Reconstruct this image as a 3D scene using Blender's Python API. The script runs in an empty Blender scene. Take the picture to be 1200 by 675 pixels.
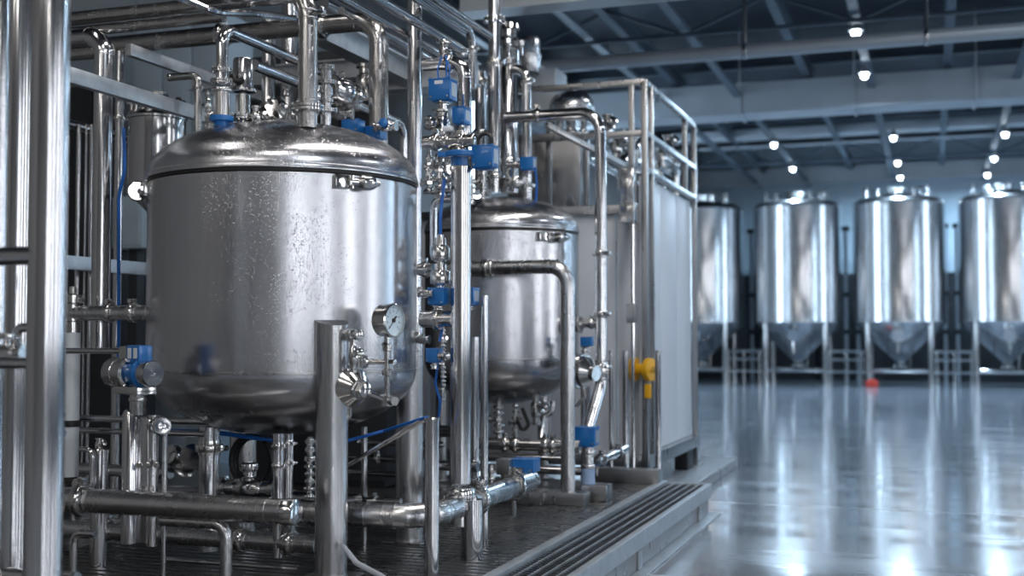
import bpy, bmesh, math, random
from mathutils import Vector, Matrix
random.seed(7)
S = bpy.context.scene
COL = S.collection
PI = math.pi
XA, YA, ZA = Vector((1, 0, 0)), Vector((0, 1, 0)), Vector((0, 0, 1))

# ------------------------------------------------------------------ camera
YAW, PITCH, FPX, HC = math.radians(19.3), math.radians(2.25), 1400.0, 1.5
cam_data = bpy.data.cameras.new('camera'); cam = bpy.data.objects.new('camera', cam_data); COL.objects.link(cam)
cam.location = (0, 0, HC); cam.rotation_euler = (PI/2 + PITCH, 0, YAW)
cam_data.sensor_width = 36; cam_data.lens = 36*FPX/1200
cam_data.clip_start = 0.05; cam_data.clip_end = 200
cam_data.dof.use_dof = True; cam_data.dof.focus_distance = 6.4; cam_data.dof.aperture_fstop = 1.4
S.camera = cam
CR = cam.rotation_euler.to_matrix()
CO = Vector((0, 0, HC)); FW = Vector((-math.sin(YAW), math.cos(YAW), 0))

def ray(px, py):
    return CR @ Vector(((px-600)/FPX, (337.5-py)/FPX, -1))
def pd(px, py, d):                      # the place seen at a pixel, d metres ahead along the floor
    r = ray(px, py); return CO + r*(d/r.dot(FW))
def pX(px, py, X):
    r = ray(px, py); return CO + r*(X/r.x)
def pY(px, py, Y):
    r = ray(px, py); return CO + r*(Y/r.y)
def pZ(px, py, Z):
    r = ray(px, py); return CO + r*((Z-HC)/r.z)
def slide(p, ax, px=None, py=None):     # walk along an axis until a picture column or row is met
    n = ray(px, 0).cross(ray(px, 675)) if px is not None else ray(0, py).cross(ray(1200, py))
    return p + ax*(-(p-CO).dot(n)/ax.dot(n))
def depth(p): return (p-CO).dot(FW)
def rad(npx, p): return npx*depth(p)/FPX

# ------------------------------------------------------------------ materials
def new_mat(name):
    m = bpy.data.materials.new(name); m.use_nodes = True
    nt = m.node_tree; return m, nt, nt.nodes['Principled BSDF'], nt.links
def N(nt, typ, **kw):
    n = nt.nodes.new(typ)
    for k, v in kw.items():
        if k.startswith('i_'): n.inputs[k[2:].replace('_', ' ')].default_value = v
        else: setattr(n, k, v)
    return n
def ramp(nt, stops):
    n = nt.nodes.new('ShaderNodeValToRGB'); e = n.color_ramp.elements
    while len(e) < len(stops): e.new(0.5)
    for q, (p, c) in zip(e, stops):
        q.position = p; q.color = (c, c, c, 1) if isinstance(c, (int, float)) else (*c, 1)
    return n
def plain(name, col, rough=0.5, metal=0.0, var=0.06, scale=6, spec=0.5, bump=0.0, coat=0.0):
    m, nt, b, L = new_mat(name)
    tc = N(nt, 'ShaderNodeTexCoord'); nz = N(nt, 'ShaderNodeTexNoise'); nz.inputs['Scale'].default_value = scale; nz.inputs['Detail'].default_value = 5
    L.new(tc.outputs['Object'], nz.inputs['Vector'])
    r = ramp(nt, [(0.25, tuple(max(0, c*(1-var)) for c in col)), (0.75, tuple(c*(1+var) for c in col))])
    L.new(nz.outputs['Fac'], r.inputs[0]); L.new(r.outputs[0], b.inputs['Base Color'])
    r2 = ramp(nt, [(0.3, max(0.02, rough*0.85)), (0.7, min(1, rough*1.15))]); L.new(nz.outputs['Fac'], r2.inputs[0]); L.new(r2.outputs[0], b.inputs['Roughness'])
    b.inputs['Metallic'].default_value = metal; b.inputs['Specular IOR Level'].default_value = spec; b.inputs['Coat Weight'].default_value = coat
    if bump:
        bp = N(nt, 'ShaderNodeBump'); bp.inputs['Strength'].default_value = bump; bp.inputs['Distance'].default_value = 0.002
        n2 = N(nt, 'ShaderNodeTexNoise'); n2.inputs['Scale'].default_value = scale*12; L.new(tc.outputs['Object'], n2.inputs['Vector'])
        L.new(n2.outputs['Fac'], bp.inputs['Height']); L.new(bp.outputs['Normal'], b.inputs['Normal'])
    return m
def steel(name, col, rough, aniso, streak=0.25, drops=0.0, rot=0.0, drop_scale=75, bumpy=0.0):
    m, nt, b, L = new_mat(name)
    b.inputs['Metallic'].default_value = 1; b.inputs['Anisotropic'].default_value = aniso; b.inputs['Anisotropic Rotation'].default_value = rot
    if aniso:
        tg = N(nt, 'ShaderNodeTangent', direction_type='UV_MAP', uv_map='UVMap'); L.new(tg.outputs[0], b.inputs['Tangent'])
    tc = N(nt, 'ShaderNodeTexCoord')
    mp = N(nt, 'ShaderNodeMapping'); mp.inputs['Scale'].default_value = (7, 7, 0.7); L.new(tc.outputs['Object'], mp.inputs[0])
    nz = N(nt, 'ShaderNodeTexNoise'); nz.inputs['Scale'].default_value = 3; nz.inputs['Detail'].default_value = 6; L.new(mp.outputs[0], nz.inputs['Vector'])
    n2 = N(nt, 'ShaderNodeTexNoise'); n2.inputs['Scale'].default_value = 2.2; n2.inputs['Detail'].default_value = 4; L.new(tc.outputs['Object'], n2.inputs['Vector'])
    mx = N(nt, 'ShaderNodeMath', operation='ADD'); L.new(nz.outputs['Fac'], mx.inputs[0]); L.new(n2.outputs['Fac'], mx.inputs[1])
    r = ramp(nt, [(0.35, rough*(1-streak)), (0.65, rough*(1+streak))])
    hf = N(nt, 'ShaderNodeMath', operation='MULTIPLY'); hf.inputs[1].default_value = 0.5; L.new(mx.outputs[0], hf.inputs[0])
    L.new(hf.outputs[0], r.inputs[0]); L.new(r.outputs[0], b.inputs['Roughness'])
    c = ramp(nt, [(0.3, tuple(x*0.9 for x in col)), (0.7, tuple(min(1, x*1.06) for x in col))]); L.new(hf.outputs[0], c.inputs[0]); L.new(c.outputs[0], b.inputs['Base Color'])
    last = None
    if bumpy:
        b0 = N(nt, 'ShaderNodeBump'); b0.inputs['Strength'].default_value = bumpy; b0.inputs['Distance'].default_value = 0.02
        n3 = N(nt, 'ShaderNodeTexNoise'); n3.inputs['Scale'].default_value = 2.6; n3.inputs['Detail'].default_value = 2; L.new(tc.outputs['Object'], n3.inputs['Vector'])
        L.new(n3.outputs['Fac'], b0.inputs['Height']); last = b0.outputs['Normal']
    if drops:                            # condensation beads
        vo = N(nt, 'ShaderNodeTexVoronoi'); vo.inputs['Scale'].default_value = drop_scale; L.new(tc.outputs['Object'], vo.inputs['Vector'])
        sep = N(nt, 'ShaderNodeSeparateColor'); L.new(vo.outputs['Color'], sep.inputs[0])
        msk = ramp(nt, [(0.30, 0.3), (0.58, 1)]); L.new(n2.outputs['Fac'], msk.inputs[0])
        th = N(nt, 'ShaderNodeMath', operation='MULTIPLY'); L.new(sep.outputs[0], th.inputs[0]); L.new(msk.outputs[0], th.inputs[1])
        t2 = N(nt, 'ShaderNodeMath', operation='MULTIPLY'); t2.inputs[1].default_value = 0.55; L.new(th.outputs[0], t2.inputs[0])
        sb = N(nt, 'ShaderNodeMath', operation='SUBTRACT', use_clamp=True); L.new(t2.outputs[0], sb.inputs[0]); L.new(vo.outputs['Distance'], sb.inputs[1])
        bp = N(nt, 'ShaderNodeBump'); bp.inputs['Strength'].default_value = drops; bp.inputs['Distance'].default_value = 0.012
        L.new(sb.outputs[0], bp.inputs['Height'])
        if last: L.new(last, bp.inputs['Normal'])
        last = bp.outputs['Normal']
    if last: L.new(last, b.inputs['Normal'])
    return m
SC = (0.60, 0.60, 0.615)
STEEL = steel('polished_pipe_steel', SC, 0.15, 0.6, 0.1)
TANKM = steel('brushed_tank_steel_wet', (0.57, 0.575, 0.60), 0.25, 0.6, 0.14, drops=0.28, drop_scale=110, bumpy=0.05)
TANK2 = steel('brushed_tank_steel', (0.57, 0.575, 0.60), 0.24, 0.6, 0.14, drops=0.3, bumpy=0.05)
WETPIPE = steel('wet_pipe_steel', (0.50, 0.49, 0.485), 0.22, 0.4, 0.3, drops=0.6, drop_scale=90)
FIT = steel('fitting_steel', (0.62, 0.615, 0.61), 0.15, 0.0, 0.2)
FARM = steel('fermenter_steel', (0.62, 0.625, 0.64), 0.17, 0.8, 0.04)
BOXST = steel('square_tube_steel', (0.42, 0.42, 0.425), 0.3, 0.0, 0.2)
LEGM = steel('satin_leg_steel', (0.57, 0.57, 0.58), 0.26, 0.55, 0.08)
SATIN = steel('satin_pipe_steel', (0.60, 0.60, 0.61), 0.27, 0.35, 0.08)
GRATE = steel('wet_dark_grating', (0.20, 0.20, 0.205), 0.3, 0.0, 0.2, drops=0.6, drop_scale=55)
GALV = plain('galvanised_steel', (0.50, 0.53, 0.56), 0.42, 0.85, 0.18, 14)
BLUE = plain('blue_enamel', (0.006, 0.135, 0.42), 0.32, 0, 0.08, 8, coat=0.3)
BLUE2 = plain('blue_tube_plastic', (0.01, 0.13, 0.50), 0.35, 0, 0.05, 8)
BLACK = plain('black_rubber', (0.012, 0.012, 0.013), 0.45, 0, 0.1, 20)
WHITE = plain('white_label', (0.72, 0.75, 0.80), 0.45, 0, 0.05, 20)
GREYL = plain('grey_label', (0.36, 0.40, 0.46), 0.4, 0.3, 0.05, 20)
DIAL = plain('dial_face', (0.72, 0.84, 0.92), 0.4, 0, 0.02, 5)
MILK = plain('pale_sleeve_plastic', (0.62, 0.67, 0.72), 0.38, 0, 0.06, 7)
SLEEVE = plain('pale_blue_sleeve', (0.30, 0.42, 0.62), 0.3, 0, 0.06, 7)
YEL = plain('yellow_plastic', (0.80, 0.42, 0.01), 0.4, 0, 0.06, 8)
RED = plain('red_plastic', (0.55, 0.05, 0.03), 0.45, 0, 0.06, 8)
CLEAR, _nt, _b, _L = new_mat('clear_cover'); _b.inputs['Transmission Weight'].default_value = 0.85; _b.inputs['Roughness'].default_value = 0.12; _b.inputs['Base Color'].default_value = (0.82, 0.9, 0.98, 1); _b.inputs['IOR'].default_value = 1.3
HOSE, _nt, _b, _L = new_mat('clear_hose_plastic'); _b.inputs['Transmission Weight'].default_value = 0.6; _b.inputs['Roughness'].default_value = 0.2; _b.inputs['Base Color'].default_value = (0.75, 0.8, 0.88, 1); _b.inputs['IOR'].default_value = 1.2
PANEL = plain('enclosure_panel_paint', (0.70, 0.74, 0.80), 0.42, 0.0, 0.03, 2)
WALLM = plain('wall_panel_paint', (0.46, 0.57, 0.66), 0.55, 0, 0.06, 0.6)
WALLD = plain('dark_wall_paint', (0.10, 0.13, 0.16), 0.6, 0, 0.1, 0.6)
WALLF = plain('mid_grey_wall_paint', (0.22, 0.22, 0.22), 0.6, 0, 0.1, 0.6)
DECK = plain('roof_deck_paint', (0.03, 0.04, 0.055), 0.6, 0.2, 0.3, 0.7)
BEAM = plain('roof_beam_paint', (0.085, 0.115, 0.15), 0.5, 0.3, 0.2, 1.5)
DUCT = plain('duct_sheet', (0.46, 0.51, 0.56), 0.42, 0.35, 0.12, 1.2)
DARK = plain('dark_equipment', (0.03, 0.034, 0.04), 0.5, 0.2, 0.3, 2)
CONC = plain('concrete_plinth', (0.22, 0.235, 0.255), 0.3, 0, 0.12, 5, bump=0.2)

def lamp_mat(name, strength, col=(0.80, 0.90, 1.0)):
    m, nt, b, L = new_mat(name); b.inputs['Base Color'].default_value = (0.9, 0.9, 0.9, 1)
    b.inputs['Emission Color'].default_value = (*col, 1); b.inputs['Emission Strength'].default_value = strength; return m
LAMP = lamp_mat('lamp_lens', 22)
PANE2 = lamp_mat('window_pane_far_daylight', 13, (.60, .80, 1.0))  # glow of the added, unseen far panes
PANE = lamp_mat('window_pane_daylight', 9, (.92, .95, 1.0))  # glow of the added, unseen near panes

def floor_material():
    m, nt, b, L = new_mat('epoxy_floor')
    tc = N(nt, 'ShaderNodeTexCoord'); sx = N(nt, 'ShaderNodeSeparateXYZ'); L.new(tc.outputs['Object'], sx.inputs[0])
    n1 = N(nt, 'ShaderNodeTexNoise'); n1.inputs['Scale'].default_value = 0.8; n1.inputs['Detail'].default_value = 7; L.new(tc.outputs['Object'], n1.inputs['Vector'])
    mp = N(nt, 'ShaderNodeMapping'); mp.inputs['Scale'].default_value = (0.25, 1.6, 1); L.new(tc.outputs['Object'], mp.inputs[0])
    n2 = N(nt, 'ShaderNodeTexNoise'); n2.inputs['Scale'].default_value = 1.6; n2.inputs['Detail'].default_value = 5; L.new(mp.outputs[0], n2.inputs['Vector'])
    base = ramp(nt, [(0.3, (0.20, 0.225, 0.26)), (0.7, (0.27, 0.295, 0.335))]); L.new(n1.outputs['Fac'], base.inputs[0])
    def line(axis, pitch, off, w):
        a = N(nt, 'ShaderNodeMath', operation='SUBTRACT'); L.new(sx.outputs[axis], a.inputs[0]); a.inputs[1].default_value = off
        q = N(nt, 'ShaderNodeMath', operation='PINGPONG'); L.new(a.outputs[0], q.inputs[0]); q.inputs[1].default_value = pitch/2
        c = N(nt, 'ShaderNodeMath', operation='LESS_THAN'); L.new(q.outputs[0], c.inputs[0]); c.inputs[1].default_value = w; return c
    l1, l2 = line('Y', 3.4, 14.2, 0.025), line('X', 8.0, -2.9, 0.02)
    mxl = N(nt, 'ShaderNodeMath', operation='MAXIMUM'); L.new(l1.outputs[0], mxl.inputs[0]); L.new(l2.outputs[0], mxl.inputs[1])
    mix = N(nt, 'ShaderNodeMix', data_type='RGBA'); L.new(mxl.outputs[0], mix.inputs['Factor']); L.new(base.outputs[0], mix.inputs['A']); mix.inputs['B'].default_value = (0.52, 0.57, 0.62, 1)
    L.new(mix.outputs['Result'], b.inputs['Base Color'])
    rr = ramp(nt, [(0.35, 0.10), (0.7, 0.24)]); L.new(n2.outputs['Fac'], rr.inputs[0]); L.new(rr.outputs[0], b.inputs['Roughness'])
    b.inputs['Specular IOR Level'].default_value = 0.75; b.inputs['Coat Weight'].default_value = 0.35; b.inputs['Coat Roughness'].default_value = 0.10
    bp = N(nt, 'ShaderNodeBump'); bp.inputs['Strength'].default_value = 0.12; bp.inputs['Distance'].default_value = 0.01
    L.new(n2.outputs['Fac'], bp.inputs['Height']); L.new(bp.outputs['Normal'], b.inputs['Normal']); L.new(bp.outputs['Normal'], b.inputs['Coat Normal'])
    return m
FLOORM = floor_material()

# ------------------------------------------------------------------ mesh builder
def frame(o, ax, up=None):
    z = Vector(ax).normalized(); up = Vector(up) if up is not None else (ZA if abs(z.z) < 0.9 else XA)
    x = up.cross(z).normalized(); y = z.cross(x)
    return Matrix((( x.x, y.x, z.x, o[0]), (x.y, y.y, z.y, o[1]), (x.z, y.z, z.z, o[2]), (0, 0, 0, 1)))
class MB:
    def __init__(s): s.bm = bmesh.new(); s.uv = s.bm.loops.layers.uv.new('UVMap')
    def face(s, vs, uvs=None):
        try: f = s.bm.faces.new(vs)
        except ValueError: return
        f.smooth = True
        for i, l in enumerate(f.loops): l[s.uv].uv = uvs[i] if uvs else (l.vert.co.x + l.vert.co.y, l.vert.co.z)
    def rings(s, rings, vv, closed=True):
        n = len(rings[0])
        for a in range(len(rings)-1):
            for i in range(n if closed else n-1):
                j = (i+1) % n; u0, u1 = i/n, (i+1)/n
                s.face((rings[a][i], rings[a][j], rings[a+1][j], rings[a+1][i]), ((u0, vv[a]), (u1, vv[a]), (u1, vv[a+1]), (u0, vv[a+1])))
    def lathe(s, prof, M, n=32):
        prev = None; v = 0; pr = None
        for r, z in prof:
            if pr: v += math.hypot(r-pr[0], z-pr[1])
            cur = [s.bm.verts.new(M @ Vector((0, 0, z)))] if r < 1e-6 else [s.bm.verts.new(M @ Vector((r*math.cos(2*PI*i/n), r*math.sin(2*PI*i/n), z))) for i in range(n)]
            if prev:
                pv = v - math.hypot(r-pr[0], z-pr[1])
                if len(prev) == 1 and len(cur) > 1:
                    for i in range(n): s.face((prev[0], cur[i], cur[(i+1) % n])[::-1], (((i+.5)/n, pv), (i/n, v), ((i+1)/n, v))[::-1])
                elif len(cur) == 1 and len(prev) > 1:
                    for i in range(n): s.face((prev[i], prev[(i+1) % n], cur[0]), ((i/n, pv), ((i+1)/n, pv), ((i+.5)/n, v)))
                elif len(cur) > 1: s.rings([prev, cur], [pv, v])
            prev, pr = cur, (r, z)
        return s
    def cyl(s, a, b, r, n=16, r2=None, bev=0.0):
        a, b = Vector(a), Vector(b); h = (b-a).length; r2 = r if r2 is None else r2
        pr = [(0, 0), (r-bev, 0), (r, bev), (r2, h-bev), (r2-bev, h), (0, h)] if bev else [(0, 0), (r, 0), (r2, h), (0, h)]
        return s.lathe(pr, frame(a, b-a), n)
    def ring(s, p, ax, r, w, t, n=20):      # a band of width w standing t proud of radius r
        p = Vector(p); ax = Vector(ax).normalized()
        return s.lathe([(r*0.9, -w/2), (r+t*0.8, -w/2), (r+t, -w*0.3), (r+t, w*0.3), (r+t*0.8, w/2), (r*0.9, w/2)], frame(p, ax), n)
    def box(s, c, size, bev=0.0, R=None):
        c = Vector(c); hx, hy, hz = (q/2 for q in size); M = (R or Matrix.Identity(3))
        t = bmesh.new(); bmesh.ops.create_cube(t, size=1)
        for v in t.verts: v.co = Vector((v.co.x*2*hx, v.co.y*2*hy, v.co.z*2*hz))
        if bev: bmesh.ops.bevel(t, geom=list(t.edges), offset=bev, segments=2, affect='EDGES', profile=0.6)
        mp = {v: s.bm.verts.new(c + M @ v.co) for v in t.verts}
        for f in t.faces: s.face([mp[v] for v in f.verts])
        t.free(); return s
    def bar(s, a, b, w, h, bev=0.0):        # square bar between two points, w across, h up
        a, b = Vector(a), Vector(b); F = frame(a, b-a).to_3x3(); return s.box((a+b)/2, (w, h, (b-a).length), bev, F)
    def tube(s, pts, r, n=16, bend=0.0, seg=6, caps=True):
        P = [Vector(p) for p in pts]; path = [P[0]]
        for i in range(1, len(P)-1):
            d0, d1 = (P[i]-P[i-1]).normalized(), (P[i+1]-P[i]).normalized(); ang = d0.angle(d1, 0)
            if bend and ang > 0.02:
                cut = min(bend*math.tan(ang/2), 0.49*(P[i]-P[i-1]).length if i > 1 else 0.95*(P[i]-P[i-1]).length, 0.95*(P[i+1]-P[i]).length)
                R = cut/math.tan(ang/2); nrm = (d1 - d0*d1.dot(d0)).normalized(); c = P[i]-d0*cut + nrm*R
                for k in range(seg+1):
                    t = ang*k/seg; path.append(c - nrm*R*math.cos(t) + d0*R*math.sin(t))
            else: path.append(P[i])
        path.append(P[-1]); rings, vv, v = [], [], 0
        x = None
        for i, p in enumerate(path):
            d = ((path[i+1]-p).normalized() if i < len(path)-1 else Vector()) + ((p-path[i-1]).normalized() if i else Vector()); d.normalize()
            if x is None: x = (ZA if abs(d.z) < 0.9 else XA).cross(d).normalized()
            else: x = (x - d*x.dot(d)).normalized()
            y = d.cross(x)
            if i: v += (p-path[i-1]).length
            rings.append([s.bm.verts.new(p + x*r*math.cos(2*PI*k/n) + y*r*math.sin(2*PI*k/n)) for k in range(n)]); vv.append(v)
        s.rings(rings, vv)
        if caps: s.face(rings[0][::-1]); s.face(rings[-1])
        return s
    def build(s, name, mat, parent=None, loc=None, sharp=32):
        bmesh.ops.recalc_face_normals(s.bm, faces=s.bm.faces)
        root = parent; base = Vector()
        while root is not None: base += root.location; root = root.parent
        o_loc = Vector(loc) if loc is not None else Vector()
        off = base + o_loc
        for v in s.bm.verts: v.co -= off
        me = bpy.data.meshes.new(name); s.bm.to_mesh(me); s.bm.free(); me.set_sharp_from_angle(angle=math.radians(sharp))
        me.materials.append(mat); o = bpy.data.objects.new(name, me); COL.objects.link(o)
        o.location = o_loc; o.parent = parent; return o

def tag(o, label, cat, group=None, kind=None):
    o['label'] = label; o['category'] = cat
    if group: o['group'] = group
    if kind: o['kind'] = kind
    return o
def thing(name, label, cat, loc, group=None):
    o = bpy.data.objects.new(name, None); o.empty_display_size = 0.05; COL.objects.link(o); o.location = loc
    return tag(o, label, cat, group)
def struct(o): o['kind'] = 'structure'; return o

# ------------------------------------------------------------------ small parts
def clamp(p, ax, r, parent, name='clamp', w=None, t=None, ear=True):
    w = w or r*0.75; t = t or r*0.38
    mb = MB().ring(p, ax, r, w, t); mb.ring(p, ax, r, w*1.9, t*0.35)
    if ear:
        ax = Vector(ax).normalized(); side = (XA - YA*0.4 if abs(ax.z) > 0.7 else ZA); side = (side - ax*side.dot(ax)).normalized()
        q = Vector(p)+side*(r+t*1.5); e = ax.cross(side)
        mb.box(q, (w*1.0, w*0.9, w*0.9), w*0.1, frame(q, ax, side).to_3x3()); mb.cyl(q-e*w*0.2, q+e*w*1.0, w*0.22, 8); mb.cyl(q+e*w*0.7, q+e*w*1.3, w*0.42, 6)
    return mb.build(name, FIT, parent)
def flange(p, ax, r, parent, bolts=8, t=None, R=None, name='flange', mat=None):
    p, ax = Vector(p), Vector(ax).normalized(); t = t or r*0.32; R = R or r*1.75; F = frame(p, ax)
    mb = MB()
    for sgn in (-1, 1):
        z0 = 0.06*t if sgn > 0 else -t*1.06
        mb.lathe([(r*0.8, z0), (R-t*.15, z0), (R, z0+t*.15), (R, z0+t*.85), (R-t*.15, z0+t), (r*0.8, z0+t)], F, 28)
    o = mb.build(name, mat or FIT, parent)
    for k in range(bolts):
        a = 2*PI*k/bolts + 0.2; q = F @ Vector(((R-t*.75)*math.cos(a), (R-t*.75)*math.sin(a), 0))
        MB().lathe([(0, -t*1.6), (t*.5, -t*1.6), (t*.5, -t*1.06), (t*.28, -t*1.05), (t*.28, t*1.05), (t*.5, t*1.06), (t*.5, t*1.6), (0, t*1.6)], frame(q, ax), 6).build('bolt', FIT, o)
    return o
def pipe(label, pts, r, bend=None, clamps=(), flanges=(), cap=(), rings=(), mat=STEEL, name='steel_pipe', cat='pipe', group=None, n=32, brackets=()):
    pts = [Vector(p) for p in pts]; bend = r*2.6 if bend is None else bend
    at = lambda i, t: pts[i].lerp(pts[i+1], t)
    ax = lambda i: (pts[i+1]-pts[i]).normalized()
    mb = MB().tube(pts, r, n, bend)
    for i in range(1, len(pts)-1):          # weld beads beside each bend
        d0, d1 = ax(i-1), ax(i); a = d0.angle(d1, 0)
        if a > 0.02:
            c = bend*math.tan(a/2)
            for q, d, l in ((pts[i]-d0*c, d0, (pts[i]-pts[i-1]).length), (pts[i]+d1*c, d1, (pts[i+1]-pts[i]).length)):
                if c < l*0.9: mb.ring(q, d, r, r*0.16, r*0.03, n)
    for i, t in rings: mb.ring(at(i, t), ax(i), r, r*0.18, r*0.035, n)
    multi = clamps or flanges or cap or brackets
    base = min(pts, key=lambda q: q.z)
    if not multi: return tag(mb.build(name, mat, None, base), label, cat, group)
    th = thing(name, label, cat, base, group)
    mb.build('tube', mat, th)
    for i, t in clamps: clamp(at(i, t), ax(i), r, th)
    for i, t in flanges: flange(at(i, t), ax(i), r, th)
    for e in cap:                           # end caps
        i, t, s = (0, 0, -1) if e == 0 else (len(pts)-2, 1, 1)
        q = at(i, t); d = ax(i)*s
        MB().lathe([(r*1.01, -r*0.9), (r*1.06, -r*0.85), (r*1.06, r*0.0), (r*0.98, r*0.18), (r*0.7, r*0.24), (0, r*0.25)], frame(q, d), n).build('end_cap', FIT, th)
    for i, t, L in brackets:                # pipe hanger: saddle and rod
        q = at(i, t); mb = MB().ring(q, ax(i), r, r*0.5, r*0.14); mb.cyl(q-ZA*r, q-ZA*(r+L), r*0.28, 10); mb.build('bracket', FIT, th)
    return th
def post(label, p0, p1, r, cap=False, clamps=(), name='steel_post', cat='post', group=None, mat=STEEL, foot=0, rings=()):
    p0, p1 = Vector(p0), Vector(p1)
    mb = MB().tube([p0, p1], r, 40)
    for t in rings: mb.ring(p0.lerp(p1, t), ZA, r, r*0.2, r*0.04)
    if not (cap or clamps or foot): return tag(mb.build(name, mat, None, p0), label, cat, group)
    th = thing(name, label, cat, p0, group); mb.build('tube', mat, th)
    if cap: MB().lathe([(r, -r*.3), (r*1.12, -r*.3), (r*1.12, 0), (r*1.0, r*.12), (0, r*.14)], frame(p1, ZA)).build('cap', FIT, th)
    for t in clamps: clamp(p0.lerp(p1, t), ZA, r, th)
    if foot: MB().box(p0+Vector((0, 0, foot/2)), (r*4.2, r*4.2, foot), foot*.15).build('base_block', BOXST, th)
    return th
def actuator(label, c, size, stem=0.05, handle=False, plate=True, cables=False, mark=False, yoke_r=None, clear=False, name='motorised_valve', stem_to=None, bracket=False):
    """Blue electric actuator box on a steel stem; c is the middle of the box."""
    c = Vector(c); w, d, h = size; low = c - ZA*(h/2+stem)
    th = thing(name, label, 'valve', low)
    body = MB().box(c, (w, d, h), min(size)*.07).build('actuator_housing', BLUE, th)
    lid = MB().box(c+ZA*h*.44, (w*1.05, d*1.05, h*.06), min(size)*.03)
    for sx in (-1, 1):
        for sy in (-1, 1): lid.cyl(c+Vector((sx*w*.44, sy*d*.44, h*.44)), c+Vector((sx*w*.44, sy*d*.44, h*.53)), w*.045, 8)
    lid.build('lid', BLUE, body)
    MB().box(c-ZA*h*.52, (w*.7, d*.7, h*.1), h*.02).build('base_flange', BLUE, body)
    for sx in (-1, 1): MB().cyl(c+Vector((sx*w*.38, -d*.5, -h*.36)), c+Vector((sx*w*.38, -d*.535, -h*.36)), w*.05, 10).build('screw', FIT, body)
    if plate: MB().box(c+Vector((w*.505, 0, 0)), (w*.02, d*.62, h*.62), 0).build('rating_plate', GREYL, body)['label'] = 'grey rating plate on the side'
    if mark:
        MB().box(c+Vector((-w*.02, -d*.505, h*.30)), (w*.38, d*.02, h*.16), 0).build('maker_label', WHITE, body)['label'] = 'small white label'
    r = yoke_r or min(w, d)*.22
    if stem > 0:
        mb = MB(); top = c - ZA*(h*.5); L = stem
        mb.lathe([(0, 0), (r*1.6, 0), (r*1.6, -L*.08), (r, -L*.1), (r*.9, -L*.4), (r*1.5, -L*.42), (r*1.5, -L*.55), (r*.9, -L*.58), (r, -L*.9), (r*1.7, -L*.92), (r*1.7, -L), (0, -L)], Matrix.Translation(top), 18)
        mb.build('stem', FIT, th)
    if handle: MB().tube([c+Vector((-w*.32, 0, h*.42)), c+Vector((-w*.32, 0, h*1.02)), c+Vector((w*.32, 0, h*1.02)), c+Vector((w*.32, 0, h*.42))], w*.08, 10, w*.3).build('handle', BLACK, body)
    if cables:
        for k, (dx, dy) in enumerate(((-.2, 0), (.12, .1), (.3, -.1))):
            q = c+Vector((w*dx, d*dy, h*.5)); MB().tube([q, q+Vector((w*.05*(k-1), 0, h*.5)), q+Vector((w*.15*(1-k), 0, h*1.1))], w*.035, 8, w*.2).build('cable', BLUE2, body)
            MB().cyl(q-ZA*h*.05, q+ZA*h*.1, w*.08, 10).build('cable_gland', BLUE, body)
    if clear: MB().box(c+Vector((-w*.62, 0, h*.05)), (w*.5, d*.86, h*.8), h*.1).build('clear_cover', CLEAR, body)
    return th
def valve(label, p, ax, r, stem_dir, L=None, stem=None, wheel=False, lever=False, knob=True, name='hand_valve', mat=FIT, cat='valve', blue=False, group=None):
    """Small sanitary valve: a body along ax with clamp ends, a bonnet along stem_dir."""
    p, ax, sd = Vector(p), Vector(ax).normalized(), Vector(stem_dir).normalized(); L = L or r*5; stem = stem or r*3.2
    th = thing(name, label, cat, p, group)
    MB().lathe([(0, -L/2), (r*1.45, -L/2), (r*1.45, -L*.42), (r, -L*.40), (r, -L*.26), (r*1.35, -L*.2), (r*1.5, 0), (r*1.35, L*.2), (r, L*.26), (r, L*.40), (r*1.45, L*.42), (r*1.45, L/2), (0, L/2)], frame(p, ax), 20).build('body', mat, th)
    bon = MB().lathe([(r*.9, 0), (r*.9, stem*.45), (r*1.25, stem*.47), (r*1.25, stem*.6), (r*.6, stem*.65), (r*.45, stem), (0, stem)], frame(p, sd), 16).build('bonnet', mat, th)
    q = p+sd*stem
    if knob and not wheel and not lever: MB().lathe([(0, -r*.1), (r*1.2, 0), (r*1.3, r*.3), (r*1.2, r*.9), (r*.9, r*1.05), (0, r*1.05)], frame(q, sd), 14).build('knob', BLUE if blue else mat, th)
    if lever: e = sd.cross(ax) if abs(sd.cross(ax).length) > .1 else XA; MB().bar(q-ax*r*.5, q+ax*r*4.5+sd*r*.6, r*.9, r*.3, r*.1).build('lever', BLUE if blue else FIT, th)
    if wheel:
        mb = MB(); F = frame(q, sd); mb.tube([F @ Vector((r*2.2*math.cos(a*PI/8), r*2.2*math.sin(a*PI/8), 0)) for a in range(17)], r*.28, 8)
        for k in range(3): mb.cyl(q, F @ Vector((r*2.2*math.cos(k*2.1), r*2.2*math.sin(k*2.1), 0)), r*.2, 6)
        mb.build('handwheel', BLUE if blue else FIT, th)
    return th
def ellip(R, H, z0, k=12, up=1, r_end=0.0):
    return [(R*math.cos(t*PI/2/k), z0+up*H*math.sin(t*PI/2/k)) for t in range(k+1)][:-1] + [(0, z0+up*H)]

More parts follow.
